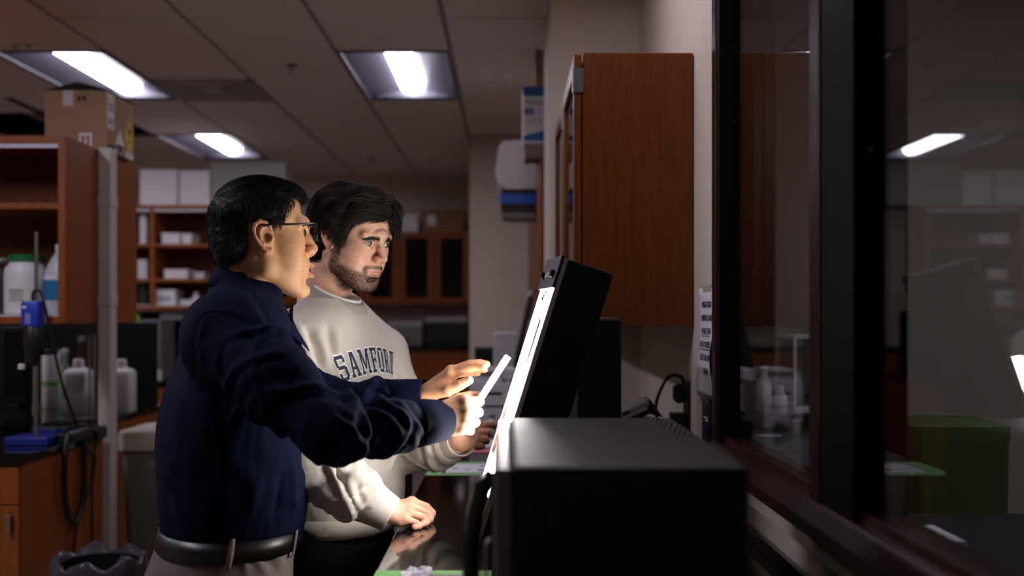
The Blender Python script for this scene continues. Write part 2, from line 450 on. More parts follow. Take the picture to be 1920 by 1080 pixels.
t = MB().box(p.x-.03, p.x+.03, 6.42, 6.93, CZ-.004, CZ+.004); t = t.build('slot_vent', m_dark); tag(t, 'narrow black slot vent in the ceiling left of the carton', 'vent')
# conduit box above the blue-and-white box, up at the pier
o = MB().box(.150, .195, 5.24, 5.30, 2.18, CZ-.004).build('trim_2', mat('trim_tan', (150,128,95), 0.7), None, .003); o['kind'] = 'structure'
# ------------------------------------------------------------------ right-hand wall cabinet
def glazed_door(parent, x0, x1, y0, y1, z0, z1, wm, hinge_at=None, face=-1):
    "frame-and-panel door lying in the YZ plane"
    s = .055
    d = MB().box(x0, x1, y0, y0+s, z0, z1).box(x0, x1, y1-s, y1, z0, z1).box(x0, x1, y0+s, y1-s, z0, z0+s).box(x0, x1, y0+s, y1-s, z1-s, z1)
    d = d.build('door', wm, parent, .002)
    MB().box((x0+x1)/2-.002, (x0+x1)/2+.002, y0+s-.004, y1-s+.004, z0+s-.004, z1-s+.004).build('glass_panel', glass('cabinet_glass', (205,205,215), .55), d)
    return d
c = thing('wall_cabinet', 'large cherry wall cabinet with blank side panel hung left of the window', 'cabinet', (.40, 3.6, 1.345))
CB0, CB1, CBZ0, CBZ1 = 3.0, 4.20, 1.345, 2.169
MB().box(.230, WX-.003, CB0, CB0+.019, CBZ0, CBZ1).build('side_panel', m_cherry, c, .0015)
MB().box(.230, WX-.003, CB1-.019, CB1, CBZ0, CBZ1).build('side_panel', m_cherry, c, .0015)
MB().box(.232, WX-.003, CB0+.019, CB1-.019, CBZ1-.02, CBZ1-.001).build('top_panel', m_cherry, c)
MB().box(.232, WX-.003, CB0+.019, CB1-.019, CBZ0+.001, CBZ0+.02).build('bottom_panel', m_cherry, c)
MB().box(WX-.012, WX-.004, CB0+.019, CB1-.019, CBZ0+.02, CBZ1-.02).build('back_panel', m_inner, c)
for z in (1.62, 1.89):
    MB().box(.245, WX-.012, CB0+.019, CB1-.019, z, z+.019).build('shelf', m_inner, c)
for (a, b) in ((3.002, 3.598), (3.602, 4.198)):
    d = glazed_door(c, .203, .226, a, b, CBZ0+.004, CBZ1-.004, m_cherry)
    for z in (2.05, 1.44):
        h = MB().box(.2015, .231, a-.0035, a-.0005, z, z+.073)
        h.cyl((.2035, a-.003, z), (.2035, a-.003, z+.024), .005, 10).cyl((.2035, a-.003, z+.025), (.2035, a-.003, z+.049), .005, 10).cyl((.2035, a-.003, z+.05), (.2035, a-.003, z+.073), .005, 10)
        h.box(.198, .2035, a-.002, a+.022, z, z+.073)
        h.build('hinge', mat('hinge_steel', (150,150,150), .38, metal=.9), d)
# ------------------------------------------------------------------ far cabinets beyond the pier
c = thing('wall_cabinet', 'far row of cherry wall cabinets beyond the wall pier', 'cabinet', (.37, 6.4, 1.345))
MB().box(.195, WX-.003, 4.93, 7.76, 1.345, 1.365).box(.195, WX-.003, 4.93, 7.76, 2.149, 2.169).box(.195, WX-.003, 4.93, 4.95, 1.365, 2.149).box(.195, WX-.003, 7.74, 7.76, 1.365, 2.149).box(.54, WX-.003, 4.95, 7.74, 1.365, 2.149).build('body', m_cherry, c)
for i in range(5):
    a = 4.932+.566*i
    d = MB().box(.17, .192, a+.002, a+.562, 1.35, 2.165).build('door', m_cherry, c, .002)
    yy = a+.07 if i % 2 else a+.50
    MB().tube([(.17, yy, 1.40), (.135, yy, 1.405), (.13, yy, 1.415), (.13, yy, 1.495), (.135, yy, 1.505), (.17, yy, 1.51)], .005, 8).build('handle', m_steel, d, 0, True)
# box of gloves with blue bands on top
def decal(mbox, name, m, parent): return mbox.build(name, m, parent)
blue = mat('label_blue', (24,96,168), .6)
p0 = W(980, 160, 5.0)
c = thing('carton', 'white and blue carton standing on the far cabinets beside the pier', 'box', (.17, 5.1, 2.169))
bx0, bx1 = .082, .30
MB().box(bx0, bx1, 5.0, 5.22, 2.24, 2.525).build('body', m_paper, c, .002)
MB().box(bx0+.01, bx1, 5.0, 5.22, 2.17, 2.24).build('base', mat('tan_board', (140,120,105), .8), c)
e = 4.9985
MB().box(bx0, bx1, e, 5.0, 2.478, 2.525).build('blue_band', blue, c)
MB().prism([(bx0+.004, e, 2.252), (bx1, e, 2.252), (bx1, e, 2.335), (bx0+.004, e, 2.278)], (0, .0014, 0)).build('blue_band', blue, c)
MB().box(bx0+.008, bx0+.055, e, 5.0, 2.385, 2.415).build('blue_patch', blue, c)
FX = ((1,0,0), (0,0,1))
text_part('lettering', 'Fisherb', .030, frame((bx0+.014, e, 2.435), *FX), mat('navy_ink', (24,40,80), .7), c)
text_part('lettering', '10', .022, frame((bx0+.02, e-.0006, 2.392), *FX), m_paper, c)
text_part('lettering', '12x', .022, frame((bx0+.068, e, 2.392), *FX), mat('blue_ink', (90,130,175), .7), c)
for i in range(3):
    MB().box(bx0+.02, bx0+.11, e, 5.0, 2.365-.011*i, 2.369-.011*i).build('printed_line', mat('faint_ink', (180,186,200), .8), c)
# white wall dispenser with blue band
c = thing('towel_dispenser', 'white rounded dispenser with a blue strip hung on the far cabinets', 'dispenser', (.08, 5.9, 1.95))
dy0, dy1 = 5.70, 5.95
def prof(pts): return [(x, dy0, z) for x, z in pts]
MB().prism(prof([(.168, 2.10), (.0, 2.10), (-.045, 2.14), (-.062, 2.23), (-.045, 2.34), (-.02, 2.375), (.12, 2.385), (.168, 2.33)]), (0, dy1-dy0, 0)).build('cover', m_white, c, .012, 'auto')
MB().prism(prof([(.168, 2.015), (-.035, 2.015), (-.04, 2.07), (.168, 2.075)]), (0, dy1-dy0, 0)).build('blue_strip', mat('blue_plastic', (36,96,205), .4), c, .004)
MB().prism(prof([(.168, 2.075), (-.03, 2.072), (-.03, 2.10), (.168, 2.10)]), (0, dy1-dy0, 0)).build('dark_gap', m_black, c)
MB().prism(prof([(.168, 1.965), (-.03, 1.965), (-.035, 2.015), (.168, 2.015)]), (0, dy1-dy0, 0)).build('dark_tray', mat('dark_brown_plastic', (42,28,26), .5), c)
MB().prism(prof([(.168, 1.93), (.0, 1.93), (-.03, 1.945), (-.03, 1.965), (.168, 1.965)]), (0, dy1-dy0, 0)).build('base', m_grey, c, .004)
# ------------------------------------------------------------------ right-hand counter
CT = 0.868
c = thing('lab_counter', 'glossy black counter running along the right wall under the light box', 'counter', (.17, 3.6, 0))
MB().box(-.262, WX-.003, .55, 4.218, CT-.03, CT).box(-.262, .18, 4.218, 7.72, CT-.03, CT).build('worktop', m_epoxy, c, .003)
MB().box(WX-.018, WX-.003, .55, 3.3, CT, CT+.030).build('backsplash', m_epoxy, c, .002)
for i in range(6):
    a = .58+i*.6
    b = MB().box(-.18, WX-.003, a, a+.598, .1, CT-.031).build('cabinet_body', m_orange, c)
    MB().box(-.202, -.181, a+.003, a+.595, .70, CT-.04).build('drawer_front', m_orange, b, .002)
    MB().box(-.202, -.181, a+.003, a+.595, .105, .695).build('door_front', m_orange, b, .002)
    MB().tube([(-.202, a+.24, .80), (-.23, a+.245, .80), (-.23, a+.355, .80), (-.202, a+.36, .80)], .005, 8).build('handle', m_steel, b)
for i in range(5):
    a = 4.2+i*.69
    MB().box(-.18, .18, a+.02, a+.688, .1, CT-.031).build('cabinet_body', m_orange, c)
MB().box(-.12, WX-.01, .6, 4.2, 0, .1).build('plinth', m_black, c)
# ------------------------------------------------------------------ microwave in front
m_mw = mat('microwave_paint', (24,22,23), .46, spec=.35, noise=.12, nscale=9, bump=.25, bscale=900)
m_bez = mat('microwave_bezel', (112,104,122), .2)
c = thing('microwave', 'black microwave oven on the counter at the front, seen from its side', 'microwave', (.16, 1.62, CT))
mx0, mx1, my0, my1, mz0, mz1 = .008, .320, 1.31, 1.935, CT+.012, 1.180
MB().box(mx0, mx1, my0, my1, mz0, mz1).build('case', m_mw, c, .008)
for x in (.05, .29):
    for y in (1.37, 1.88):
        MB().cyl((x, y, CT), (x, y, mz0+.002), .016).build('foot', m_black, c)
MB().box(-.017, mx0, my0, my1, mz0-.003, mz1-.002).build('front_panel', m_bez, c, .006)
MB().box(-.0195, -.016, my0+.02, my1-.16, mz0+.02, mz1-.02).build('door_window', mat('dark_glass', (6,6,8), .05), c, .002)
MB().box(-.0195, -.016, my1-.14, my1-.02, mz0+.02, mz1-.02).build('control_panel', m_black, c, .002)
MB().tube(spline([(-.018, 1.40, 1.155), (-.034, 1.40, 1.135), (-.047, 1.40, 1.08), (-.050, 1.40, 1.03), (-.046, 1.40, .97), (-.018, 1.40, .94)], 5), .0125, 12).build('handle', mat('gloss_black', (8,8,9), .15), c, 0, True)
MB().tube(spline([(-.02, 1.35, 1.075), (-.027, 1.35, 1.065), (-.027, 1.35, 1.0), (-.02, 1.35, .985)], 4), .003, 8).build('handle_trim', m_steel, c, 0, True)
for i in range(7):
    for j in range(3):
        b = MB().lathe((.277+.010*j+.0010*i, 1.895-.041*i, mz1-.0005), [(.0045, 0), (.0042, .0025), (.002, .004), (.0005, .0043)], 10)
        b.build('vent_stud', mat('stud_plastic', (60,52,54), .3), c, 0, True)
# ------------------------------------------------------------------ light box
P0 = W(887, 1030.5, 2.17); P1 = W(1062, 478, 2.17)
yaw = math.radians(7.5)
wv = Vector((-math.sin(yaw), math.cos(yaw), 0))
uu = (P1-P0); Lb = uu.length; tilt = math.atan2(P1.x-P0.x, P1.z-P0.z)
hx = Vector((math.cos(yaw), math.sin(yaw), 0))
u = hx*math.sin(tilt)+Vector((0,0,1))*math.cos(tilt)
nb = hx*math.cos(tilt)-Vector((0,0,1))*math.sin(tilt)          # points to the back of the box
def LBp(s, n, w): return P0+u*s+nb*n+wv*w
def quadbox(mb, s0, s1, n0, n1, w0, w1):
    vs = [LBp(s, n, w) for w in (w0, w1) for (s, n) in ((s0, n0), (s1, n0), (s1, n1), (s0, n1))]
    return mb._add(vs, [(0,1,2,3)[::-1], (4,5,6,7)] + [(i, (i+1) % 4, 4+(i+1) % 4, 4+i) for i in range(4)])
LW = .200; LT = .118
c = thing('light_box', 'black leaning light box with a glowing white front panel', 'light box', (P0.x+.06, P0.y+.1, CT))
tb = LT*math.tan(tilt)
poly = [LBp(.004, .010, 0), LBp(Lb-.004, .010, 0), LBp(Lb-.004, LT, 0), LBp(tb+.003, LT, 0)]
MB().prism(poly, wv*LW).build('housing', m_blackmat, c, .004)
m_flange = mat('flange_paint', (176,164,160), .5)
f = MB()
quadbox(f, .004, Lb-.004, .0, .010, 0, .010); quadbox(f, .004, Lb-.004, 0, .010, LW-.010, LW)
quadbox(f, .004, .016, 0, .010, .010, LW-.010); quadbox(f, Lb-.016, Lb-.004, 0, .010, .010, LW-.010)
f.build('front_frame', m_flange, c)
m_glow = mat('glowing_panel', (250,248,250), .5, emit=((1.0, 0.96, 0.93), PANEL_W))
f = MB(); quadbox(f, .115, Lb-.018, .001, .009, .010, LW-.010); f.build('light_panel', m_glow, c)
f = MB(); quadbox(f, Lb-.075, Lb, -.006, .0, .006, LW); cap = f.build('top_cap', mat('cap_grey', (74,70,78), .5, bump=.2, bscale=500), c, .001)
f = MB(); quadbox(f, Lb-.075, Lb, -.006, .001, .0, .006); f.build('cap_edge', m_black, c)
for w in (.035, .165):
    f = MB(); quadbox(f, Lb-.052, Lb-.034, -.016, -.006, w-.008, w+.008); f.build('clip', m_black, cap, .003)
# logo runs across the cap
M = frame(LBp(Lb-.047, -.0068, .145), -wv, u)
text_part('logo', 'apelex', .023, M, mat('print_white', (225,222,228), .6), cap)
f = MB(); quadbox(f, .016, .115, .0, .009, .010, LW-.010); f.build('lower_band', m_black, c)
m_film = mat('grey_film', (150,152,155), .3)
for (s0, s1, w0, w1) in ((.37, .525, .045, .075), (.44, .56, .06, .075), (.20, .31, .12, .17)):
    f = MB(); quadbox(f, s0, s1, -.0008, .0002, w0, w1); f.build('film_strip', m_film, c)
mp = mat('purple_ink', (96,24,120), .6)
f = MB()
for (s, w, a, b) in ((Lb-.082, .10, .003, .010), (Lb-.090, .11, .004, .006), (Lb-.097, .12, .004, .014), (Lb-.087, .125, .006, .004)):
    quadbox(f, s-a, s+a, -.0008, .0002, w-b, w+b)
f.build('purple_mark', mp, c)
# second black box behind
c = thing('equipment_box', 'plain upright black box standing behind the leaning light box', 'box', (.26, 2.85, CT))
MB().box(.185, .302, 2.62, 2.92, CT, 1.368).build('housing', m_blackmat, c, .004)
MB().box(.19, .297, 2.625, 2.915, 1.368, 1.3715).build('top_plate', mat('plate_grey', (92,84,84), .5), c, .001)
# ------------------------------------------------------------------ small things by the wall
c = thing('small_instrument', 'small grey instrument with tilted lid behind the microwave', 'instrument', (.40, 3.33, CT))
MB().box(.36, .50, 3.27, 3.42, CT, 1.03).build('base', m_black, c, .004)
T = Matrix.Translation((.425, 3.34, 1.063)) @ Matrix.Rotation(math.radians(-24), 4, 'Y')
MB(T).box(-.062, .055, -.06, .06, .0, .016).box(-.062, .04, -.06, -.05, -.014, 0).build('lid', mat('pale_grey', (150,148,152), .45), c, .003)
MB(T).box(-.045, -.02, -.062, -.058, .003, .012).build('window', m_black, c)
MB(T).prism([(.04, -.06, -.03), (.075, -.06, -.06), (.06, -.06, .014), (.05, -.06, .016)], (0, .12, 0)).box(-.05, .045, -.05, .05, -.03, -.001).build('hinge_block', m_black, c, .002)
# outlet, plug, adapter
c = thing('wall_outlet', 'dark metal outlet strip on the wall left of the paper notice', 'outlet', (WX, 3.1, 1.08))
MB().box(WX-.008, WX, 3.055, 3.145, .985, 1.175).build('plate', mat('bronze_plate', (58,48,46), .35, metal=.6), c, .002)
for z in (1.135, 1.03):
    MB().box(WX-.011, WX-.008, 3.08, 3.12, z-.02, z+.02).build('socket', mat('brown_socket', (50,34,30), .5), c, .003)
c = thing('power_plug', 'black power plug with a thick arching cable in the outlet', 'plug', (WX-.02, 3.1, 1.135))
q0 = W(1281, 735, 3.1)
MB().prism([(WX-.011, 3.085, 1.108), (WX-.011, 3.085, 1.158), (WX-.028, 3.085, 1.166), (WX-.047, 3.085, 1.155), (WX-.047, 3.085, 1.118), (WX-.034, 3.085, 1.104)], (0, .03, 0)).build('body', m_black, c, .003)
pts = [W(1281, 722, 3.1), W(1278, 708, 3.1), W(1264, 703, 3.1), W(1250, 710, 3.1), W(1238, 732, 3.1), W(1230, 758, 3.1), W(1231, 782, 3.1), W(1245, 830, 3.08), (.50, 3.0, CT+.01)]
MB().tube(spline(pts, 5), .0055, 10).build('cable', mat('cable_rubber', (20,19,21), .35), c, 0, True)
c = thing('power_adapter', 'black block adapter plugged in below the power plug', 'adapter', (WX-.03, 3.1, 1.03))
MB().box(WX-.055, WX-.011, 3.07, 3.13, .998, 1.075).build('body', m_black, c, .004)
MB().tube([(WX-.05, 3.1, 1.0), (WX-.055, 3.1, .97), (WX-.06, 3.12, CT+.01)], .003, 8).build('cable', m_black, c)
c = thing('data_outlet', 'dark wall plate with blue data ports under the paper notice', 'outlet', (WX, 2.795, 1.09))
MB().box(WX-.006, WX, 2.74, 2.85, 1.02, 1.155).build('plate', mat('dark_plate', (52,44,42), .3, metal=.6), c, .002)
for z in (1.118, 1.056):
    MB().box(WX-.0085, WX-.006, 2.775, 2.815, z-.012, z+.012).build('port', mat('port_blue', (26,44,120), .4), c, .001)
MB().box(WX-.0075, WX-.006, 2.765, 2.825, 1.081, 1.093).build('tag', m_paper, c)
text_part('lettering', 'DATA', .011, frame((WX-.0078, 2.822, 1.083), (0,-1,0), (0,0,1)), m_ink, c)
for z in (1.148, 1.027):
    MB().cyl((WX-.006, 2.795, z), (WX-.0085, 2.795, z), .004, 8).build('screw', m_steel, c)
# paper notice
c = thing('paper_notice', 'white printed paper notice taped to the wall beside the window frame', 'notice', (WX, 2.81, 1.3))
ny0, ny1, nz0, nz1 = 2.693, 2.915, 1.145, 1.455
vs = []; fs = []; NR, NC = 16, 10
def nx(a, b):      # a across 0..1 (0 far edge), b up 0..1
    curl = .012*max(0, a-.55)**1.5/.3*math.exp(-((b-.38)/.25)**2)+.006*(1-b)**4
    return WX-.0015-curl
for i in range(NR+1):
    for j in range(NC+1):
        a = j/NC; b = i/NR
        inset = .018*math.exp(-((b-.36)/.16)**2)*max(0, a-.8)/.2
        vs.append((nx(a, b), ny1+(ny0-ny1)*a+inset, nz0+(nz1-nz0)*b+(.004*math.sin(a*9) if i == 0 else 0)))
for i in range(NR):
    for j in range(NC): fs.append((i*(NC+1)+j, i*(NC+1)+j+1, (i+1)*(NC+1)+j+1, (i+1)*(NC+1)+j))
sh = MB()._add(vs, fs).build('sheet', mat('notice_paper', (226,222,232), .8), c, 0, True)
md = sh.modifiers.new('thick', 'SOLIDIFY'); md.thickness = .0004
for i, (s, un) in enumerate((('WEIGH YOUR', 0), ('CHEMICALS AND', 0), ('PLEASE CLEAN', 1), ('AFTER YOURSELF', 1), ('KEEP THIS AREA', 0), ('CLEAN', 0))):
    z = 1.400-.0375*i
    sz = .0255
    t = text_part('lettering', s, sz, frame((WX-.0035-(.003 if i > 2 else 0), 2.802, z), (0,-1,0), (0,0,1)), m_ink, c, align='CENTER', sx=.78)
    if un:
        ww = .0068*len(s)
        MB().box(WX-.0040-(.003 if i > 2 else 0), WX-.0035-(.003 if i > 2 else 0), 2.802-ww, 2.802+ww, z-.0065, z-.0045).build('underline', m_ink, c)
MB().box(WX-.0024, WX-.0016, 2.74, 2.86, 1.445, 1.462).build('tape', mat('masking_tape', (178,166,160), .6), c)
# things on the near counter
def flatsheet(name, label, cat, corners, m, th=.0012, group=None):
    o = MB().prism([(x, y, CT+.0003) for x, y in corners], (0, 0, th)).build(name, m); return tag(o, label, cat, group)
m_green = mat('green_tape', (126,190,110), .6)
def framed_card(label, x0, x1, y0, y1, marks):
    c = thing('taped_card', label, 'card', ((x0+x1)/2, (y0+y1)/2, CT))
    t = .034
    MB().box(x0, x1, y0, y0+t, CT+.0002, CT+.0008).box(x0, x1, y1-t, y1, CT+.0002, CT+.0008).box(x0, x0+.05, y0+t, y1-t, CT+.0002, CT+.0008).box(x1-t, x1, y0+t, y1-t, CT+.0002, CT+.0008).build('green_border', m_green, c)
    MB().box(x0+.05, x1-t, y0+t, y1-t, CT+.0002, CT+.001).build('dark_mat', mat('mat_dark', (40,44,60), .5), c)
    MB().box(x0+.062, x1-t-.006, y0+t+.012, y1-t-.012, CT+.001, CT+.0014).build('sheet', m_paper, c)
    for (mx, my, s) in marks:
        MB().box(mx-s, mx+s, my-s*1.4, my+s*1.4, CT+.0014, CT+.0016).build('printed_mark', mat('print_grey', (130,126,150), .8), c)
a = W(800, 892, .4556*FPX/(892-CY)); 
framed_card('printed card with a bright green border taped to the counter beside the light box', -.260, -.02, 3.17, 3.46, ((-.17, 3.31, .008), (-.13, 3.29, .007), (-.085, 3.27, .012), (-.08, 3.36, .01)))
framed_card('green bordered white card at the bottom edge of the picture on the counter', -.260, -.03, 1.73, 1.99, ())
c = MB(); rr = random.Random(3); ring = []
vs = []; fs = []
nx_, ny_ = 10, 6
for i in range(ny_+1):
    for j in range(nx_+1):
        x = -.208+.058*j/nx_; y = 1.865+.105*i/ny_
        z = CT+.004+.016*rr.random()*math.sin(math.pi*i/ny_)+(.012*rr.random() if i == ny_ else 0)
        vs.append((x+.006*rr.random(), y+.012*rr.random(), z))
for i in range(ny_):
    for j in range(nx_): fs.append((i*(nx_+1)+j, i*(nx_+1)+j+1, (i+1)*(nx_+1)+j+1, (i+1)*(nx_+1)+j))
o = c._add(vs, fs).build('tissue', mat('tissue_paper', (214,208,218), .9)); md = o.modifiers.new('t', 'SOLIDIFY'); md.thickness = .0012
tag(o, 'crumpled white tissue on the counter at the bottom edge', 'tissue')
flatsheet('pink_strip', 'pink strip lying on the counter behind the green bordered card', 'paper', [(-.22, 3.68), (-.06, 3.68), (-.06, 3.77), (-.22, 3.77)], mat('pink_paper', (214,120,140), .7), .004)
flatsheet('paper_sheet', 'white sheet of paper on the counter beyond the pink strip', 'paper', [(-.17, 3.85), (-.03, 3.83), (-.02, 4.05), (-.16, 4.06)], m_paper, .003)
# stuff further along the counter
def device(name, label, cat, x0, x1, y0, y1, z0, z1, m, extra=None, bev=.006):
    c = thing(name, label, cat, ((x0+x1)/2, (y0+y1)/2, z0))
    MB().box(x0, x1, y0, y1, z0, z1).build('housing', m, c, bev)
    for (nm, a, b, cc, d, e, f, mm) in (extra or ()):
        MB().box(a, b, cc, d, e, f).build(nm, mm, c, .001)
    return c
m_offw = mat('offwhite_metal', (205,200,208), .5)
device('benchtop_instrument', 'white benchtop instrument with a dark slot on the far counter', 'instrument', -.165, .02, 4.45, 4.85, CT, 1.075, m_offw,
       [('slot', -.10, -.02, 4.449, 4.452, 1.02, 1.034, m_black), ('slot', -.10, .0, 4.449, 4.452, .965, .975, m_black), ('knob', -.14, -.125, 4.44, 4.45, .97, .985, m_grey)])
device('paper_stack', 'stack of white folders on the white benchtop instrument', 'papers', -.16, -.02, 4.50, 4.80, 1.075, 1.115, m_paper,
       [('cover', -.15, -.03, 4.48, 4.80, 1.115, 1.122, mat('folder_grey', (120,112,120), .6)), ('leaflet', -.12, .0, 4.47, 4.70, 1.122, 1.135, m_offw)])
device('black_case', 'small black case on the far counter, left of the white box', 'box', -.19, -.08, 5.9, 6.1, CT, 1.17, m_blackmat,
       [('lid', -.192, -.078, 5.898, 6.102, 1.17, 1.182, m_black)])
device('white_carton', 'plain white carton between black case and dark monitor', 'box', -.075, .05, 5.6, 5.8, CT, 1.27, m_offw, [('flap', -.075, .05, 5.598, 5.80, 1.27, 1.275, m_paper)])
device('tray', 'low white tray in front of the plain white carton', 'tray', -.10, .05, 5.1, 5.4, CT, 1.10, m_white, [('slot', -.06, .03, 5.098, 5.101, 1.03, 1.05, m_black), ('slot', -.06, .03, 5.098, 5.101, .97, .985, m_grey)])
rr = random.Random(11)
for i, (nm, lab, x, y, r, h, mm) in enumerate((('bottle', 'small white bottle beside the benchtop instrument', -.175, 4.36, .02, .09, m_white), ('jar', 'grey jar in front of the benchtop instrument', -.125, 4.30, .025, .06, m_grey), ('beaker', 'clear pale beaker in front of the white instrument', -.065, 4.28, .024, .07, m_white), ('tube_rack', 'dark low rack in front of the white instrument', -.01, 4.30, .03, .04, m_black))):
    c = thing(nm, lab, 'container', (x, y, CT))
    MB().lathe((x, y, CT), [(r*.95, 0), (r, .004), (r, h*.75), (r*.6, h*.86), (r*.6, h)], 18).build('body', mm, c, 0, 'auto')
    MB().lathe((x, y, CT+h), [(r*.66, 0), (r*.66, .012), (r*.5, .014)], 18).build('cap', m_grey, c, 0, 'auto')
c = thing('monitor', 'dark thin monitor seen edge-on on the far counter', 'monitor', (.09, 4.72, CT))
T = Matrix.Translation((.078, 4.62, 1.30)) @ Matrix.Rotation(math.radians(12), 4, 'Y')
MB(T).box(-.012, .012, -.05, .24, -.17, .17).build('screen', m_black, c, .004)
MB().cyl((.095, 4.71, CT+.01), (.085, 4.71, 1.22), .016).build('stand', m_black, c)
MB().box(.02, .17, 4.63, 4.80, CT, CT+.012).build('base', m_black, c, .003)
# lab stool behind the younger man
c = thing('lab_stool', 'black lab stool with a bar back beyond the counter corner', 'stool', (-.50, 3.35, 0))
MB().lathe((-.50, 3.35, .60), [(.05, 0), (.17, .01), (.18, .03), (.17, .055), (.05, .062)], 24).build('seat', m_black, c, 0, 'auto')
MB().cyl((-.50, 3.35, .12), (-.50, 3.35, .61), .028).build('column', m_steel, c)
for k in range(5):
    a = k*2*math.pi/5+.3
    MB().tube([(-.50, 3.35, .13), (-.50+.26*math.cos(a), 3.35+.26*math.sin(a), .035)], [.022, .014], 8).build('leg', m_black, c)
MB().box(-.345, -.315, 3.30, 3.33, .58, .92).build('back_post', m_black, c, .004)
MB().box(-.385, -.275, 3.28, 3.30, .86, .915).build('back_rest', m_black, c, .01)
# objects in the room behind the window
t = thing('ceiling_light', 'dim ceiling light of the dark room behind the window, outside the picture', 'light', (2.1, 2.0, CZ))
MB().box(1.8, 2.4, 1.4, 2.6, CZ-.03, CZ).build('frame', m_pan, t, .004)
MB().box(1.84, 2.36, 1.44, 2.56, CZ-.034, CZ-.03).build('lens', mat('annex_lens', (255,255,255), .4, emit=((.97, .93, .95), ANNEX_W)), t)
device('annex_bench', 'narrow bench in the dark room right behind the window glass', 'bench', WX+.105, 1.25, .9, 2.12, .1, .93, mat('annex_bench_grey', (70,62,70), .5), [('top', WX+.103, 1.26, .89, 2.13, .93, .955, m_black)], .003)
device('annex_counter', 'far counter in the dark room behind the window', 'counter', 0.72, 1.24, 3.25, 4.1, 0, 1.03, m_grey, [('top', .71, 1.25, 3.22, 4.1, 1.03, 1.055, m_black)], .003)
c = thing('storage_bin', 'tall dull green storage bin behind the window glass', 'bin', (1.27, 2.9, 0))
mg = mat('bin_green', (66,84,36), .6)
MB().rbox((1.275, 2.9, .0), .135, .12, [(.9, 0), (.92, .02), (1.0, 1.02), (1.02, 1.03), (1.02, 1.055)], .15).build('body', mg, c, 0, 'auto')
MB().rbox((1.275, 2.9, 1.055), .138, .123, [(1.0, 0), (1.0, .012), (.9, .02)], .15).build('lid', mg, c, 0, 'auto')
c = thing('balance_enclosure', 'clear glass balance enclosure on the far counter behind the window', 'instrument', (1.04, 3.4, 1.055))
ex0, ex1, ey0, ey1, ez1 = .955, 1.13, 3.3, 3.5, 1.30
mm = glass('enclosure_glass', (240,244,248), .9)
MB().box(ex0, ex1, ey0, ey0+.003, 1.075, ez1).build('glass_side', mm, c); MB().box(ex0, ex1, ey1-.003, ey1, 1.075, ez1).build('glass_side', mm, c)
MB().box(ex0, ex0+.003, ey0+.003, ey1-.003, 1.075, ez1).build('glass_side', mm, c); MB().box(ex1-.003, ex1, ey0+.003, ey1-.003, 1.075, ez1).build('glass_side', mm, c)
fr = MB()
for x in (ex0, ex1):
    for y in (ey0, ey1): fr.box(x-.005, x+.005, y-.005, y+.005, 1.075, ez1)
fr.box(ex0-.006, ex1+.006, ey0-.006, ey1+.006, ez1, ez1+.012).build('frame', m_white, c, .001)
MB().box(ex0-.01, ex1+.01, ey0-.03, ey1+.01, 1.055, 1.075).build('base', m_white, c, .004)
MB().cyl((1.04, 3.4, 1.075), (1.04, 3.4, 1.09), .045, 24).build('pan', m_steel, c)
for (x, lab, h) in ((.868, 'white wash bottle left of the glass enclosure', .15), (.90, 'shorter white bottle beside the glass enclosure', .09)):
    c = thing('bottle', lab, 'bottle', (x, 3.36 if h > .1 else 3.28, 1.055))
    y = 3.36 if h > .1 else 3.28
    MB().lathe((x, y, 1.055), [(.022, 0), (.024, .004), (.024, h*.62), (.011, h*.82), (.011, h*.9)], 18).build('body', m_white, c, 0, 'auto')
    MB().lathe((x, y, 1.055+h*.9), [(.013, 0), (.013, h*.1), (.01, h*.11)], 18).build('cap', m_offw, c, 0, 'auto')
device('tissue_box', 'pale blue box on the bench behind the window', 'box', .70, .80, 1.72, 1.86, .955, .985, mat('pale_blue', (110,118,150), .6), [('lid', .705, .795, 1.725, 1.855, .985, .988, m_paper)])
device('cable_adapter', 'small black adapter on the bench behind the window', 'adapter', .76, .81, 1.60, 1.68, .955, .972, m_black, [('light', .78, .785, 1.599, 1.601, .96, .965, m_grey)])
# ------------------------------------------------------------------ left benches
def bench(label, x0, x1, y0, y1, front=True):
    c = thing('lab_bench', label, 'bench', ((x0+x1)/2, (y0+y1)/2, 0))
    MB().box(x0, x1, y0, y1, CT-.03, CT).build('worktop', m_epoxy, c, .003)
    MB().box(x0, x1-.03, y0+.03, y1-.001, .1, CT-.031).build('carcass', m_orange, c)
    MB().box(x1-.03, x1-.008, y0+.03, y1-.001, .0, CT-.031).build('end_panel', m_orange, c, .001)
    MB().box(x0, x1-.05, y0+.09, y1-.05, 0, .1).build('plinth', m_black, c)
    n = 5; w = (x1-.03-x0)/n
    w = .46
    for i in range(3):
        b = x1-.01-w*i; a = b-w+.004
        d = MB().box(a, b, y0+.008, y0+.029, .695, CT-.036).build('drawer_front', m_orange, c, .002)
        MB().tube([(a+.17, y0+.008, .80), (a+.175, y0-.02, .80), (a+.285, y0-.02, .80), (a+.29, y0+.008, .80)], .005, 8).build('handle', m_steel, d)
        d = MB().box(a, b, y0+.008, y0+.029, .105, .69).build('door_front', m_orange, c, .002)
        MB().box(b-.035, b-.02, y0-.012, y0+.008, .60, .66).build('handle', m_steel, d, .003)
    return c
bench('near black-topped orange wood lab bench at the left edge', -4.4, -1.75, 3.58, 4.335)
bench('second black-topped bench behind it holding two white jugs', -4.4, -1.95, 4.62, 5.7)
tag(MB().box(-4.38, -1.99, 5.665, 5.685, CT, 1.335).build('dark_backing', m_blackmat, None, .002), 'black upright board at the rear edge of the second bench', 'board')
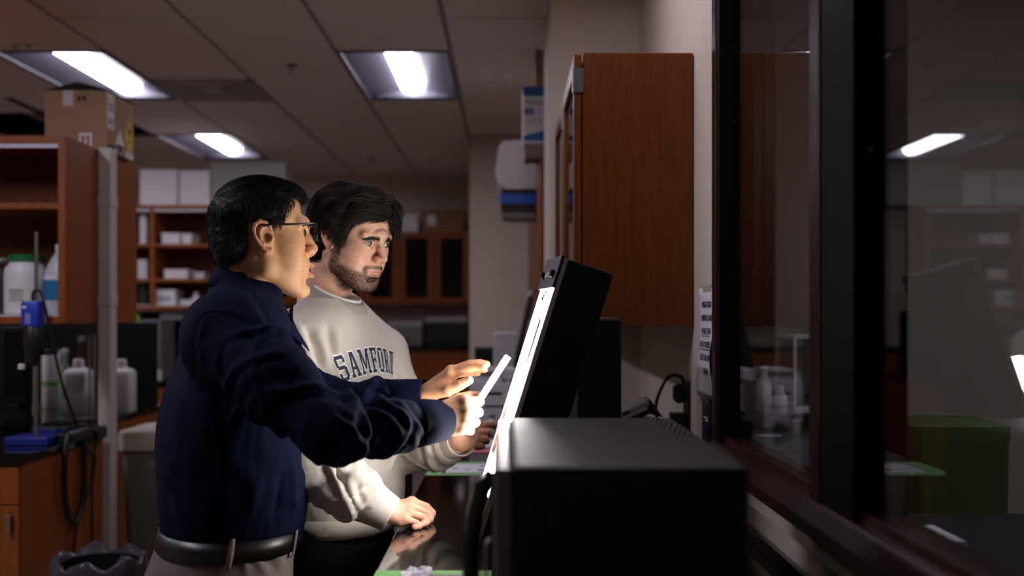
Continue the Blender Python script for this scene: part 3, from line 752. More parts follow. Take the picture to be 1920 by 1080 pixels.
# shelf units ---------------------------------------------------------------
m_strip = mat('strip_white', (205,202,208), .4)
def shelf_unit(label, x0, x1, y0, y1, z0, z1, shelves, divs=(), strip=True, liner=True):
    c = thing('shelf_unit', label, 'shelf', ((x0+x1)/2, (y0+y1)/2, z0))
    t = .03
    MB().box(x1-t, x1, y0, y1, z0, z1).build('side_panel', m_orange, c, .0015)
    MB().box(x0, x0+t, y0, y1, z0, z1).build('side_panel', m_orange, c, .0015)
    MB().box(x0+t, x1-t, y0, y1, z1-t, z1).build('top_panel', m_orange, c, .0015)
    MB().box(x0+t, x1-t, y0, y1, z0, z0+t).build('bottom_panel', m_orange, c, .0015)
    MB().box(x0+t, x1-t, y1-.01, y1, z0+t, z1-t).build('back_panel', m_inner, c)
    for x in divs: MB().box(x-.015, x+.015, y0, y1-.01, z0+t, z1-t).build('divider', m_orange, c, .0015)
    for z in shelves: MB().box(x0+t, x1-t, y0+.004, y1-.01, z-.024, z).build('shelf', m_orange, c, .0015)
    if strip: MB().box(x0+t, x1-t, y0+.006, y0+.02, z1-t-.018, z1-t-.001).build('white_strip', m_strip, c)
    if liner: MB().box(x0+t, x1-t, y0+.004, y1-.01, z0+t, z0+t+.006).build('shelf_liner', m_strip, c)
    return c
SZ0, SZ1 = 1.343, 2.108
shelf_unit('open orange wood shelf unit at the left with plastic jars in it', -3.4, -1.795, 4.05, 4.37, SZ0, SZ1, (1.835,))
shelf_unit('back half of the left shelf unit, behind the grey post', -3.4, -1.795, 4.46, 4.83, SZ0, SZ1, (1.835,), (), False, False)
m_post = mat('post_paint', (205,196,188), .5)
c = thing('steel_post', 'pale grey square floor post at the end of the left shelf unit', 'post', (-1.77, 4.41, 0))
MB().box(-1.797, -1.742, 4.378, 4.452, 0.006, 2.115).build('channel', m_post, c, .003)
MB().box(-1.815, -1.725, 4.372, 4.457, 0, .006).build('foot_plate', m_post, c)
for z in (1.88, 1.44):
    MB().box(-1.800, -1.739, 4.375, 4.455, z-.025, z+.025).build('bracket', m_post, c, .002)
# carton on top
c = thing('cardboard_box', 'large brown cardboard box with hazard labels on top of the left shelf unit', 'box', (-1.9, 4.55, SZ1))
kx0, kx1, ky0, ky1, kz1 = -2.042, -1.768, 4.40, 4.72, 2.372
T0 = SZ1+.001
MB().box(kx0, kx1, ky0, ky1, T0, kz1).build('carton', m_card, c, .003)
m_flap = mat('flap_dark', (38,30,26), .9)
MB().prism([(kx0-.002, ky0, kz1+.001), (kx0+.12, ky0+.05, kz1+.048), (kx1, ky0, kz1+.001)], (0, .006, 0)).build('flap', m_flap, c)
MB().prism([(kx0+.12, ky0+.06, kz1+.048), (kx1+.004, ky0+.02, kz1+.002), (kx1+.004, ky1, kz1+.002), (kx0+.13, ky1-.05, kz1+.04)], (0, 0, .004)).build('flap', m_flap, c)
e = ky0-.0012
FXn = ((1,0,0), (0,0,1))
MB().box(kx0+.080, kx0+.126, e, ky0, 2.302, 2.37).build('shiny_tape', mat('clear_tape', (190,180,185), .25), c)
for i, q in enumerate((.145, .168)):
    MB().box(kx0+q, kx0+q+.015, e, ky0, 2.325, 2.348).build('printed_symbol', m_ink, c)
lb = MB().box(kx0+.150, kx0+.212, e, ky0, T0+.002, T0+.075).build('arrow_label', m_paper, c)
red = mat('label_red', (170,52,48), .7)
for q in (.166, .188):
    MB().box(kx0+q, kx0+q+.009, e-.0008, e, T0+.008, T0+.05).prism([(kx0+q-.005, e-.0008, T0+.05), (kx0+q+.0045, e-.0008, T0+.066), (kx0+q+.014, e-.0008, T0+.05)], (0, .0008, 0)).build('arrow', red, lb)
MB().box(kx0+.148, kx0+.214, e-.0004, e, T0+.075, T0+.078).box(kx0+.148, kx0+.151, e-.0004, e, T0+.002, T0+.075).box(kx0+.211, kx0+.214, e-.0004, e, T0+.002, T0+.075).build('label_border', red, lb)
ex = kx1+.0012
lb = MB().box(kx1, ex, ky0+.004, ky0+.085, T0+.10, kz1-.004).build('shipping_label', m_paper, c)
for i, z in enumerate((2.29, 2.31, 2.245, 2.23)):
    MB().box(ex, ex+.0006, ky0+.012, ky0+.078, z, z+.008).build('printed_line', mat('faint_ink2', (120,114,124), .8), lb)
lb = MB().prism([(kx1, ky0+.20, T0+.10), (kx1, ky0+.27, T0+.19), (kx1, ky0+.315, T0+.10), (kx1, ky0+.27, T0+.01), ], (.0012, 0, 0)).build('hazard_label', mat('label_yellow', (214,178,30), .7), c)
MB().box(ex, ex+.0006, ky0+.25, ky0+.28, T0+.11, T0+.14).box(ex, ex+.0006, ky0+.245, ky0+.285, T0+.075, T0+.085).build('printed_symbol', m_ink, lb)
lb = MB().prism([(kx1, ky0+.10, T0+.05), (kx1, ky0+.15, T0+.115), (kx1, ky0+.20, T0+.05), (kx1, ky0+.15, T0+.0)], (.0012, 0, 0)).build('corrosive_label', m_paper, c)
MB().prism([(ex, ky0+.108, T0+.045), (ex, ky0+.192, T0+.045), (ex, ky0+.15, T0+.002)], (.0006, 0, 0)).build('black_half', m_ink, lb)
MB().box(kx1, ex, ky0+.012, ky0+.095, T0+.005, T0+.03).build('black_strip', m_ink, c)
MB().box(kx1, ex, ky0+.22, ky0+.31, T0-.0005, T0+.03).build('white_label', m_paper, c)
# jars in the shelf
c = thing('plastic_jar', 'big white jar with a green screw lid in the left shelf', 'jar', (-2.02, 4.19, SZ0+.036))
z0 = SZ0+.036
MB().lathe((-2.02, 4.19, z0), [(.08, 0), (.086, .006), (.087, .17), (.083, .195), (.068, .212), (.066, .224)], 36).build('body', m_white, c, 0, 'auto')
MB().lathe((-2.02, 4.19, z0+.222), [(.071, 0), (.072, .026), (.066, .03)], 36).build('lid', mat('lid_green', (24,106,48), .45), c, 0, 'auto')
lab = MB()
vs = []; fs = []
for i in range(9):
    a = math.radians(-118+8*i*1.0)
    for z in (.045, .115): vs.append((-2.02+.0878*math.cos(a), 4.19+.0878*math.sin(a), z0+z))
for i in range(8): fs.append((2*i, 2*i+2, 2*i+3, 2*i+1))
lb = lab._add(vs, fs).build('label', mat('label_offwhite', (206,208,196), .7), c, 0, True)
for k, z in enumerate((.098, .086, .074, .06)):
    vs = []; fs = []
    for i in range(6):
        a = math.radians(-112+8*i)
        for q in (0, .006): vs.append((-2.02+.0882*math.cos(a), 4.19+.0882*math.sin(a), z0+z+q))
    for i in range(5): fs.append((2*i, 2*i+2, 2*i+3, 2*i+1))
    MB()._add(vs, fs).build('printed_line', mat('green_ink' if k == 0 else 'grey_ink', (70,110,84) if k == 0 else (120,124,126), .8), lb)
c = thing('plastic_jug', 'translucent jug with a wide blue label in the left shelf', 'jug', (-1.873, 4.18, z0))
MB().lathe((-1.873, 4.18, z0), [(.055, 0), (.06, .008), (.06, .165), (.052, .20), (.036, .235), (.022, .255), (.018, .272)], 28).build('body', mat('jug_plastic', (190,196,206), .4), c, 0, 'auto')
MB().lathe((-1.873, 4.18, z0+.27), [(.02, 0), (.02, .022), (.016, .025)], 20).build('cap', m_white, c, 0, 'auto')
MB().lathe((-1.873, 4.18, z0+.06), [(.0612, 0), (.0612, .085)], 28).build('label', mat('label_cyan', (16,112,160), .5), c, 0, 'auto')
MB().lathe((-1.873, 4.18, z0+.145), [(.0615, 0), (.0615, .02)], 28).build('white_band', m_paper, c, 0, 'auto')
c = thing('plastic_jar', 'white jar with grey lid cut off by the left picture edge', 'jar', (-2.21, 4.22, z0))
MB().lathe((-2.21, 4.22, z0), [(.075, 0), (.08, .006), (.08, .19), (.06, .22)], 30).build('body', m_grey, c, 0, 'auto')
MB().lathe((-2.21, 4.22, z0+.22), [(.085, 0), (.088, .012), (.08, .02)], 30).build('lid', m_white, c, 0, 'auto')
# white jugs on the second bench
def jug(x, y, label, s=1.1):
    c = thing('square_bottle', label, 'bottle', (x, y, CT), 'white square bottles on the second bench')
    MB().rbox((x, y, CT), .056*s, .056*s, [(.94, 0), (1, .006), (1, .187), (.97, .21), (.8, .225), (.42, .234), (.40, .244)], .3).build('body', mat('hdpe', (206,206,212), .45, sss=0), c, 0, 'auto')
    MB().lathe((x, y, CT+.244), [(.026, 0), (.026, .03), (.022, .034)], 20).build('cap', m_white, c, 0, 'auto')
    return c
j = jug(-2.243, 5.22, 'white square bottle left of the grey post')
MB().box(-2.263, -2.233, 5.156, 5.159, CT+.08, CT+.13).build('label', m_offw, j)
MB().box(-2.30, -2.28, 5.156, 5.159, CT+.085, CT+.1).build('label', mat('blue_spot', (30,70,150), .6), j)
jug(-2.020, 5.22, 'white square bottle right of the grey post')
# overhead stirrer on a rod
c = thing('overhead_homogenizer', 'blue and black homogenizer motor on a tall rod stand', 'instrument', (-1.88, 3.95, CT))
hxp, hyp = W(62, 600, 3.9).x, 3.9
rodx = W(68, 500, 3.98).x
MB().cyl((rodx, 3.98, CT+.02), (rodx, 3.98, 1.71), .0075, 14).build('rod', m_steel, c)
MB().prism([(-1.97, 3.90, CT), (-1.80, 3.90, CT), (-1.80, 4.05, CT), (-1.97, 4.05, CT)], (0, 0, .03)).build('base_plate', mat('base_blue', (28,44,130), .4), c, .004)
MB().lathe((hxp, hyp, 1.18), [(.018, 0), (.026, .01), (.03, .03), (.03, .06), (.034, .07), (.034, .15), (.03, .155)], 22).build('motor', m_black, c, 0, 'auto')
mb_ = MB().rbox((hxp, hyp, 1.335), .036, .032, [(.96, 0), (1, .004), (1, .088), (.9, .098)], .3).build('motor_head', mat('motor_blue', (30,56,176), .4), c, 0, 'auto')
MB().box(hxp-.026, hxp-.012, hyp-.0335, hyp-.0315, 1.405, 1.414).build('logo', m_paper, mb_)
for i in range(6): MB().box(hxp-.016, hxp+.006, hyp-.0335, hyp-.0315, 1.345+.007*i, 1.349+.007*i).build('vent_slot', mat('slot_pale', (150,160,200), .5), mb_)
MB().cyl((hxp+.01, hyp, 1.01), (hxp+.01, hyp, 1.185), .009, 14).build('shaft', m_steel, c)
MB().cyl((hxp+.01, hyp, .985), (hxp+.01, hyp, 1.03), .012, 14).build('shaft_collar', m_steel, c)
MB().box(hxp-.03, hxp+.055, hyp+.01, 4.0, 1.22, 1.245).build('clamp', m_black, c, .003)
MB().lathe((hxp-.03, hyp-.03, 1.165), [(.006, 0), (.013, .004), (.013, .02), (.008, .024)], 14).build('clamp_knob', m_white, c, 0, 'auto')
pts = [(hxp, hyp, 1.43), (hxp, hyp, 1.46), W(66, 545, 3.9), W(76, 548, 3.9), W(88, 590, 3.9), W(100, 650, 3.92), W(118, 725, 3.95), W(136, 775, 4.0), W(146, 800, 4.03)]
MB().tube(spline(pts, 5), .006, 8).build('cable', m_black, c, 0, True)
c = thing('hotplate', 'low blue and black hotplate at the edge of the near bench', 'instrument', (-1.88, 4.2, CT))
MB().box(-1.96, -1.81, 4.10, 4.31, CT, CT+.05).build('body', m_black, c, .005)
MB().box(-1.95, -1.82, 4.095, 4.10, CT+.006, CT+.04).build('front_panel', mat('base_blue', (28,44,130), .4), c, .002)
MB().cyl((-1.885, 4.21, CT+.05), (-1.885, 4.21, CT+.058), .07, 24).build('plate', m_blackmat, c)
c = thing('power_strip', 'black power strip at the bench edge with hanging cables', 'power strip', (-1.77, 4.15, CT))
MB().box(-1.80, -1.73, 3.98, 4.30, CT, CT+.035).build('housing', m_black, c, .004)
MB().box(-1.74, -1.715, 4.18, 4.28, CT-.012, CT+.03).build('plug', m_black, c, .005)
for k in range(3): MB().box(-1.775, -1.745, 4.02+.06*k, 4.05+.06*k, CT+.035, CT+.038).build('socket', m_grey, c)
def onend(px, py):      # a point hanging just off the end panel of the near bench
    return W(px, py, 1.738*FPX/(CX-px))
for (pts, r) in (([(128, 812), (122, 850), (121, 920), (128, 965), (142, 978), (155, 940), (158, 870), (156, 812)], .012), ([(150, 812), (165, 845), (178, 860), (172, 905), (150, 960), (140, 1010), (138, 1060)], .006), ([(176, 805), (180, 830), (174, 865), (172, 930), (173, 1030)], .0055)):
    MB().tube(spline([onend(*p) for p in pts], 5), r, 8).build('cable', m_black, c, 0, True)
c = thing('ring_stand', 'stand with two upright steel rods beside the left white bottle', 'stand', (-1.98, 4.75, CT))
MB().box(-2.05, -1.96, 4.69, 4.81, CT, CT+.02).build('base', m_black, c, .003)
for px in (168, 177):
    x = W(px, 700, 4.75).x
    MB().cyl((x, 4.75, CT+.02), (x, 4.75, 1.335), .006, 10).build('rod', m_steel, c)
MB().prism([(-2.05, 4.735, 1.285), (-1.98, 4.735, 1.342), (-1.90, 4.735, 1.342), (-1.90, 4.735, 1.285)], (0, .03, 0)).build('bracket', m_grey, c, .002)
# items at the back of the second bench / island behind
d = 5.5
device('dark_monitor', 'dark screen under the left shelf unit at the picture edge', 'monitor', W(2, 0, d).x, W(50, 0, d).x, d, d+.04, CT+.02, W(0, 612, d).z, m_black,
       [('screen', W(6, 0, d).x, W(47, 0, d).x, d-.002, d, CT+.07, W(0, 620, d).z, mat('screen_dark', (12,14,26), .2)), ('base', W(10, 0, d).x, W(42, 0, d).x, d-.05, d+.08, CT, CT+.02, m_black)])
c = thing('canister', 'white canister with a green band behind the homogenizer', 'canister', (W(98, 0, d).x, d, CT))
x = W(96, 0, d).x
MB().lathe((x, d, CT), [(.045, 0), (.047, .005), (.047, .30), (.04, .315)], 24).build('body', m_white, c, 0, 'auto')
MB().lathe((x, d, CT+.12), [(.0475, 0), (.0475, .025)], 24).build('green_band', mat('tape_lime', (96,176,60), .6), c, 0, 'auto')
def small_bottle(px, py0, py1, d, label, m, capm, r, grp=None, zb=None, cap=.025):
    x = W(px, 0, d).x; z0 = W(0, py1, d).z if zb is None else zb; z1 = W(0, py0, d).z; h = z1-z0
    c = thing('reagent_bottle', label, 'bottle', (x, d, z0), grp)
    MB().lathe((x, d, z0), [(r*.94, 0), (r, .004), (r, h*.6), (r*.45, h*.78), (r*.42, h-cap)], 20).build('body', m, c, 0, 'auto')
    MB().lathe((x, d, z1-cap), [(r*.5, 0), (r*.5, cap), (r*.4, cap+.002)], 16).build('cap', capm, c, 0, 'auto')
    return c
small_bottle(122, 655, 705, 5.45, 'small clear bottle with white cap left of the white square bottle', mat('clear_plastic', (150,158,154), .3), m_white, .032, zb=CT)
small_bottle(153, 632, 700, 5.48, 'brown bottle above the left white square bottle', mat('amber_glass', (70,36,24), .15), m_grey, .035, zb=CT)
# ------------------------------------------------------------------ waste bins
m_bin = mat('bin_beige', (186,176,158), .6)
c = thing('waste_bin', 'tall beige lidded bin with a clear liner beside the man in the dark shirt', 'bin', (-1.555, 4.78, 0))
bx, by = -1.555, 4.78
MB().rbox((bx, by, 0), .235, .20, [(.82, 0), (.84, .02), (.97, .74), (.97, .76)], .2).build('tub', mat('bin_grey', (112,106,102), .6), c, 0, 'auto')
vs = []; fs = []; nn = 48; rr = random.Random(5)
for i, (q, z) in enumerate(((.985, .765), (1.0, .72), (1.015, .68), (1.01, .655), (.995, .64))):
    for k in range(nn):
        a = 2*math.pi*k/nn; cx_, sy_ = math.cos(a), math.sin(a); s = 1/max(abs(cx_), abs(sy_))**.82
        w = 1+(.02*math.sin(k*2.3)+.012*rr.random())*(i > 0)
        vs.append((bx+.225*q*cx_*s*w, by+.19*q*sy_*s*w, z+(.03*math.sin(k*.55+1) if i == 4 else 0)))
for i in range(4):
    for k in range(nn): fs.append((i*nn+k, i*nn+(k+1) % nn, (i+1)*nn+(k+1) % nn, (i+1)*nn+k))
MB()._add(vs, fs).build('liner', mat('liner_film', (150,148,152), .25, alpha=.55), c, 0, True)
MB().rbox((bx, by, .755), .245, .21, [(1, 0), (1.0, .07), (.97, .085), (.5, .09)], .18).build('lid', m_bin, c, 0, 'auto')
MB().lathe((bx+.03, by-.02, .846), [(.08, 0), (.085, .004), (.06, .005)], 28).build('opening', m_black, c, 0, 'auto')
c = thing('waste_basket', 'low dark waste basket with a black bag liner at the bottom left', 'bin', (-1.40, 3.35, 0))
bx, by = W(185, 0, 3.3).x, 3.3
MB().lathe((bx, by, 0), [(.10, 0), (.105, .01), (.132, .55), (.136, .56), (.126, .56), (.10, .03), (.02, .025)], 32).build('tub', m_black, c, 0, 'auto')
vs = []; fs = []
for i, (q, z) in enumerate(((.118, .30), (.127, .55), (.137, .578), (.148, .565), (.150, .50), (.147, .42))):
    for k in range(nn):
        a = 2*math.pi*k/nn; w = 1+.03*math.sin(k*1.7+i)*(i > 1)+.03*rr.random()*(i > 1)
        vs.append((bx+q*math.cos(a)*w, by+q*math.sin(a)*w, z+(.015*math.sin(k*.9)+.012*rr.random())*(i in (2, 3, 5))))
for i in range(5):
    for k in range(nn): fs.append((i*nn+k, i*nn+(k+1) % nn, (i+1)*nn+(k+1) % nn, (i+1)*nn+k))
MB()._add(vs, fs).build('bag', mat('bag_film', (58,54,62), .28), c, 0, True)
# ------------------------------------------------------------------ shelf unit 2 with its boxes
S2 = 7.3
c = shelf_unit('far open orange shelf unit with small white boxes behind the men', -3.9, -1.9, S2, S2+.35, 1.415, 2.185, (1.645, 1.90), (-2.60,))
def bx(label, px0, px1, py0, py1, d, depth, zb, m, name='storage_box', cat='box', grp=None, lid=True, mark=None):
    x0 = W(px0, 0, d).x; x1 = W(px1, 0, d).x; z1 = W(0, py0, d).z if py0 is not None else zb+.1
    c = thing(name, label, cat, ((x0+x1)/2, d+depth/2, zb), grp)
    MB().box(x0, x1, d, d+depth, zb, z1-(.012 if lid else 0)).build('body', m, c, .003)
    if lid: MB().box(x0-.003, x1+.003, d-.003, d+depth+.003, z1-.014, z1).build('lid', m, c, .003)
    if mark: MB().box(x0+(x1-x0)*mark[0], x0+(x1-x0)*mark[1], d-.0035, d-.001, zb+(z1-zb)*mark[2], zb+(z1-zb)*mark[3]).build('label', mark[4], c)
    return c
m_foam = mat('foam_white', (222,216,220), .8, bump=.2, bscale=120)
bx('white foam box on the far shelves next to the left shelf unit', 262, 332, 318, 382, 7.32, .28, 2.186, m_foam)
bx('white foam box between its twin and the grey box on the far shelves', 336, 393, 320, 382, 7.33, .28, 2.186, m_foam)
bx('large pale grey box on the far shelves behind the older man', 396, 536, 304, 383, 7.34, .28, 2.186, mat('box_grey', (150,148,142), .8))
bx('wide low white box on the upper far shelf', 303, 337, 437, 455, 7.36, .2, 1.901, m_paper)
bx('small white box right of the wide one on the upper far shelf', 341, 359, 438, 455, 7.36, .2, 1.901, m_paper)
bx('long low white box on the middle far shelf', 308, 351, 505, 521, 7.36, .2, 1.646, m_paper)
bx('dim small white box at the right on the middle far shelf', 362, 382, 510, 521, 7.42, .15, 1.646, m_offw)
bx('white labelled box standing on the bottom far shelf', 290, 328, 543, 574, 7.36, .2, 1.452, m_paper, mark=(.15, .8, .25, .55, mat('faint_ink3', (150,160,178), .8)))
bx('low white packet on the bottom far shelf', 338, 372, 562, 574, 7.38, .2, 1.452, m_offw, lid=False)
c = small_bottle(368, 548, 574, 7.42, 'white squeeze bottle standing on the bottom far shelf', m_white, m_white, .03, zb=1.452)
bx('stack of white papers in the left bay of the far shelves', 262, 274, 402, 430, 7.38, .2, 1.901, m_paper, lid=False)
bx('white tray in the left bay of the middle far shelf', 258, 275, 487, 505, 7.38, .2, 1.646, m_white)
bx('green and black binder in the left bay of the bottom far shelf', 260, 275, 520, 574, 7.4, .2, 1.452, m_black, name='binder', cat='binder', lid=False, mark=(.2, .9, .75, .95, mat('tape_lime', (96,176,60), .6)))
# bench 3 and its clutter
c = thing('lab_bench', 'far black-topped bench under the far shelf unit', 'bench', (-2.8, 7.1, 0))
MB().box(-4.4, -1.78, 6.75, 7.7, .895, .93).build('worktop', m_epoxy, c, .003)
MB().box(-4.4, -1.81, 6.78, 7.7, 0, .894).build('carcass', m_orange, c, .002)
for i in range(4):
    a = -1.82-.5*(i+1); MB().box(a, a+.494, 6.762, 6.78, .70, .885).build('drawer_front', m_orange, c, .002)
    MB().tube([(a+.19, 6.762, .80), (a+.195, 6.735, .80), (a+.3, 6.735, .80), (a+.305, 6.762, .80)], .005, 8).build('handle', m_steel, c)
z3 = .93
tag(MB().box(-4.38, -1.86, 7.665, 7.69, .93, 1.41).build('dark_backing', m_blackmat, None, .002), 'black sheet added for the dark gap under the far shelf unit', 'board')  # dark sheet added to stand in for the shade under the shelf
bx('large grey instrument under the far shelf unit', 262, 300, 600, 690, 7.0, .3, z3, m_grey, name='benchtop_instrument', cat='instrument', mark=(.1, .9, .55, .62, mat('amber_strip', (170,120,30), .5)))
bx('pale instrument with amber strip left of the large grey one', 230, 254, 620, 700, 6.95, .25, z3, m_offw, name='benchtop_instrument', cat='instrument', mark=(.05, .95, .6, .66, mat('amber_strip', (170,120,30), .5)))
bx('white tray at the front of the far bench', 268, 300, 694, 703, 6.77, .05, z3, m_white, name='tray', cat='tray', lid=False)
for i, (px, py0, lab, mm) in enumerate(((246, 650, 'clear flask in front of the pale instrument', mat('clear_plastic', (150,158,154), .3)), (268, 655, 'amber-labelled flask on the far bench', mat('amber_pale', (150,110,70), .3)), (288, 648, 'whitish flask nearest the older man on the far bench', m_offw), (226, 655, 'dark blue bottle on the far bench beside the post', mat('blue_dark', (26,32,70), .3)), (258, 668, 'short grey flask low on the far bench', m_grey))):
    small_bottle(px, py0, 0, 6.885+.004*i, lab, mm, m_offw, .032, 'flasks on the far bench', zb=z3)
bx('grey metal bar lamp under the far shelf unit', 300, 345, 581, 616, 7.35, .06, W(0, 600, 7.35).z, m_grey, name='task_lamp', cat='lamp', lid=False)
o = MB().box(W(250, 0, 7.29).x, W(262, 0, 7.29).x, 7.27, 7.298, W(0, 604, 7.29).z, W(0, 590, 7.29).z+.0).build('green_tag', mat('tape_lime', (96,176,60), .6)); tag(o, 'small lime green tag hanging under the far shelf edge', 'tag')
# ------------------------------------------------------------------ back wall cabinets
c = thing('wall_cabinet', 'row of glass-door wooden wall cabinets on the back wall', 'cabinet', (-1.3, 9.85, 1.48))
bz0, bz1, by0 = 1.484, 2.185, 9.68
x1 = W(880, 0, by0).x+.0; n = 6; w = .342
MB().box(x1-n*w, x1, by0+.022, YB-.02, bz0, bz0+.02).box(x1-n*w, x1, by0+.022, YB-.02, bz1-.02, bz1).box(x1-.02, x1, by0+.022, YB-.02, bz0+.02, bz1-.02).box(x1-n*w, x1-n*w+.02, by0+.022, YB-.02, bz0+.02, bz1-.02).box(x1-n*w, x1, YB-.03, YB-.015, bz0+.02, bz1-.02).build('body', m_orange, c)
m_gdark = glass('cabinet_glass_back', (150,150,165), .6)
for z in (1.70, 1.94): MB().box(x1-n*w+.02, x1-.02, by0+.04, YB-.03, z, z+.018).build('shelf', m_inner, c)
for i in range(n):
    b = x1-i*w-.003; a = b-w+.006; s = .06
    d = MB().box(a, a+s, by0, by0+.021, bz0, bz1).box(b-s, b, by0, by0+.021, bz0, bz1).box(a+s, b-s, by0, by0+.021, bz0, bz0+s).box(a+s, b-s, by0, by0+.021, bz1-s, bz1).build('door', m_orange, c, .002)
    MB().box(a+s-.004, b-s+.004, by0+.008, by0+.012, bz0+s-.004, bz1-s+.004).build('glass_panel', m_gdark, d)
gw = ('leftmost lower', 'leftmost upper', 'left lower', 'upper middle', 'lower middle', 'right upper', 'rightmost lower')
for i, px in enumerate((690, 712, 755, 770, 784, 828, 845)):
    zb = 1.505 if i % 2 else 1.719
    small_bottle(px, None or (560-20*(i % 3) if i % 2 else 512-12*(i % 3)), 0, 9.82, 'dim bottle behind cabinet glass on the back wall, '+gw[i], mat('clear_plastic', (150,158,154), .3), m_grey, .05, None, zb=zb)
bx('brown cardboard box on the back wall cabinets', 792, 870, 393, 434, 9.7, .25, bz1+.001, mat('card_dark', (140,104,70), .85), name='cardboard_box', mark=(.12, .32, .3, .75, m_paper))
bx('white box on the back wall cabinets left of the brown one', 752, 784, 402, 434, 9.7, .22, bz1+.001, m_foam)
bx('second white box on the back wall cabinets behind the younger man', 715, 748, 398, 434, 9.72, .22, bz1+.001, m_foam)
bx('blue box on the back wall cabinets between the two heads', 574, 596, 372, 434, 9.72, .22, bz1+.001, mat('box_blue', (52,72,170), .6))
c = thing('lab_counter', 'back wall counter with wooden doors under the printers', 'counter', (-1.3, 9.7, 0))
MB().box(-2.6, -.295, 9.35, YB-.013, 1.045, 1.08).build('worktop', m_epoxy, c, .003)
MB().box(-2.6, -.31, 9.39, YB-.013, 0, 1.044).build('carcass', m_orange, c)
for i in range(5):
    b = -.315-.45*i; MB().box(b-.446, b, 9.37, 9.39, .10, 1.03).build('door', m_orange, c, .002)
def printer(px0, px1, py0, label):
    d = 9.45; x0 = W(px0, 0, d).x; x1 = W(px1, 0, d).x; z1 = W(0, py0, d).z
    c = thing('printer', label, 'printer', ((x0+x1)/2, d+.15, 1.08))
    MB().box(x0, x1, d, d+.4, 1.08, z1-.05).build('base', m_black if px0 > 780 else m_grey, c, .01)
    MB().prism([(x0, d, z1-.05), (x0, d+.02, z1-.01), (x0, d+.1, z1), (x0, d+.4, z1), (x0, d+.4, z1-.05)], (x1-x0, 0, 0)).build('cover', mat('printer_grey', (160,154,160), .5), c, .008)
    MB().box(x0+.05, x1-.12, d-.004, d+.02, 1.12, 1.15).build('tray_slot', m_black, c, .003)
    MB().box(x1-.09, x1-.03, d+.03, d+.08, z1-.012, z1-.002).build('panel', m_offw, c, .002)
printer(728, 792, 602, 'grey printer at the left of the back wall counter')
printer(797, 876, 594, 'wider dark-based printer at the right of the back wall counter')
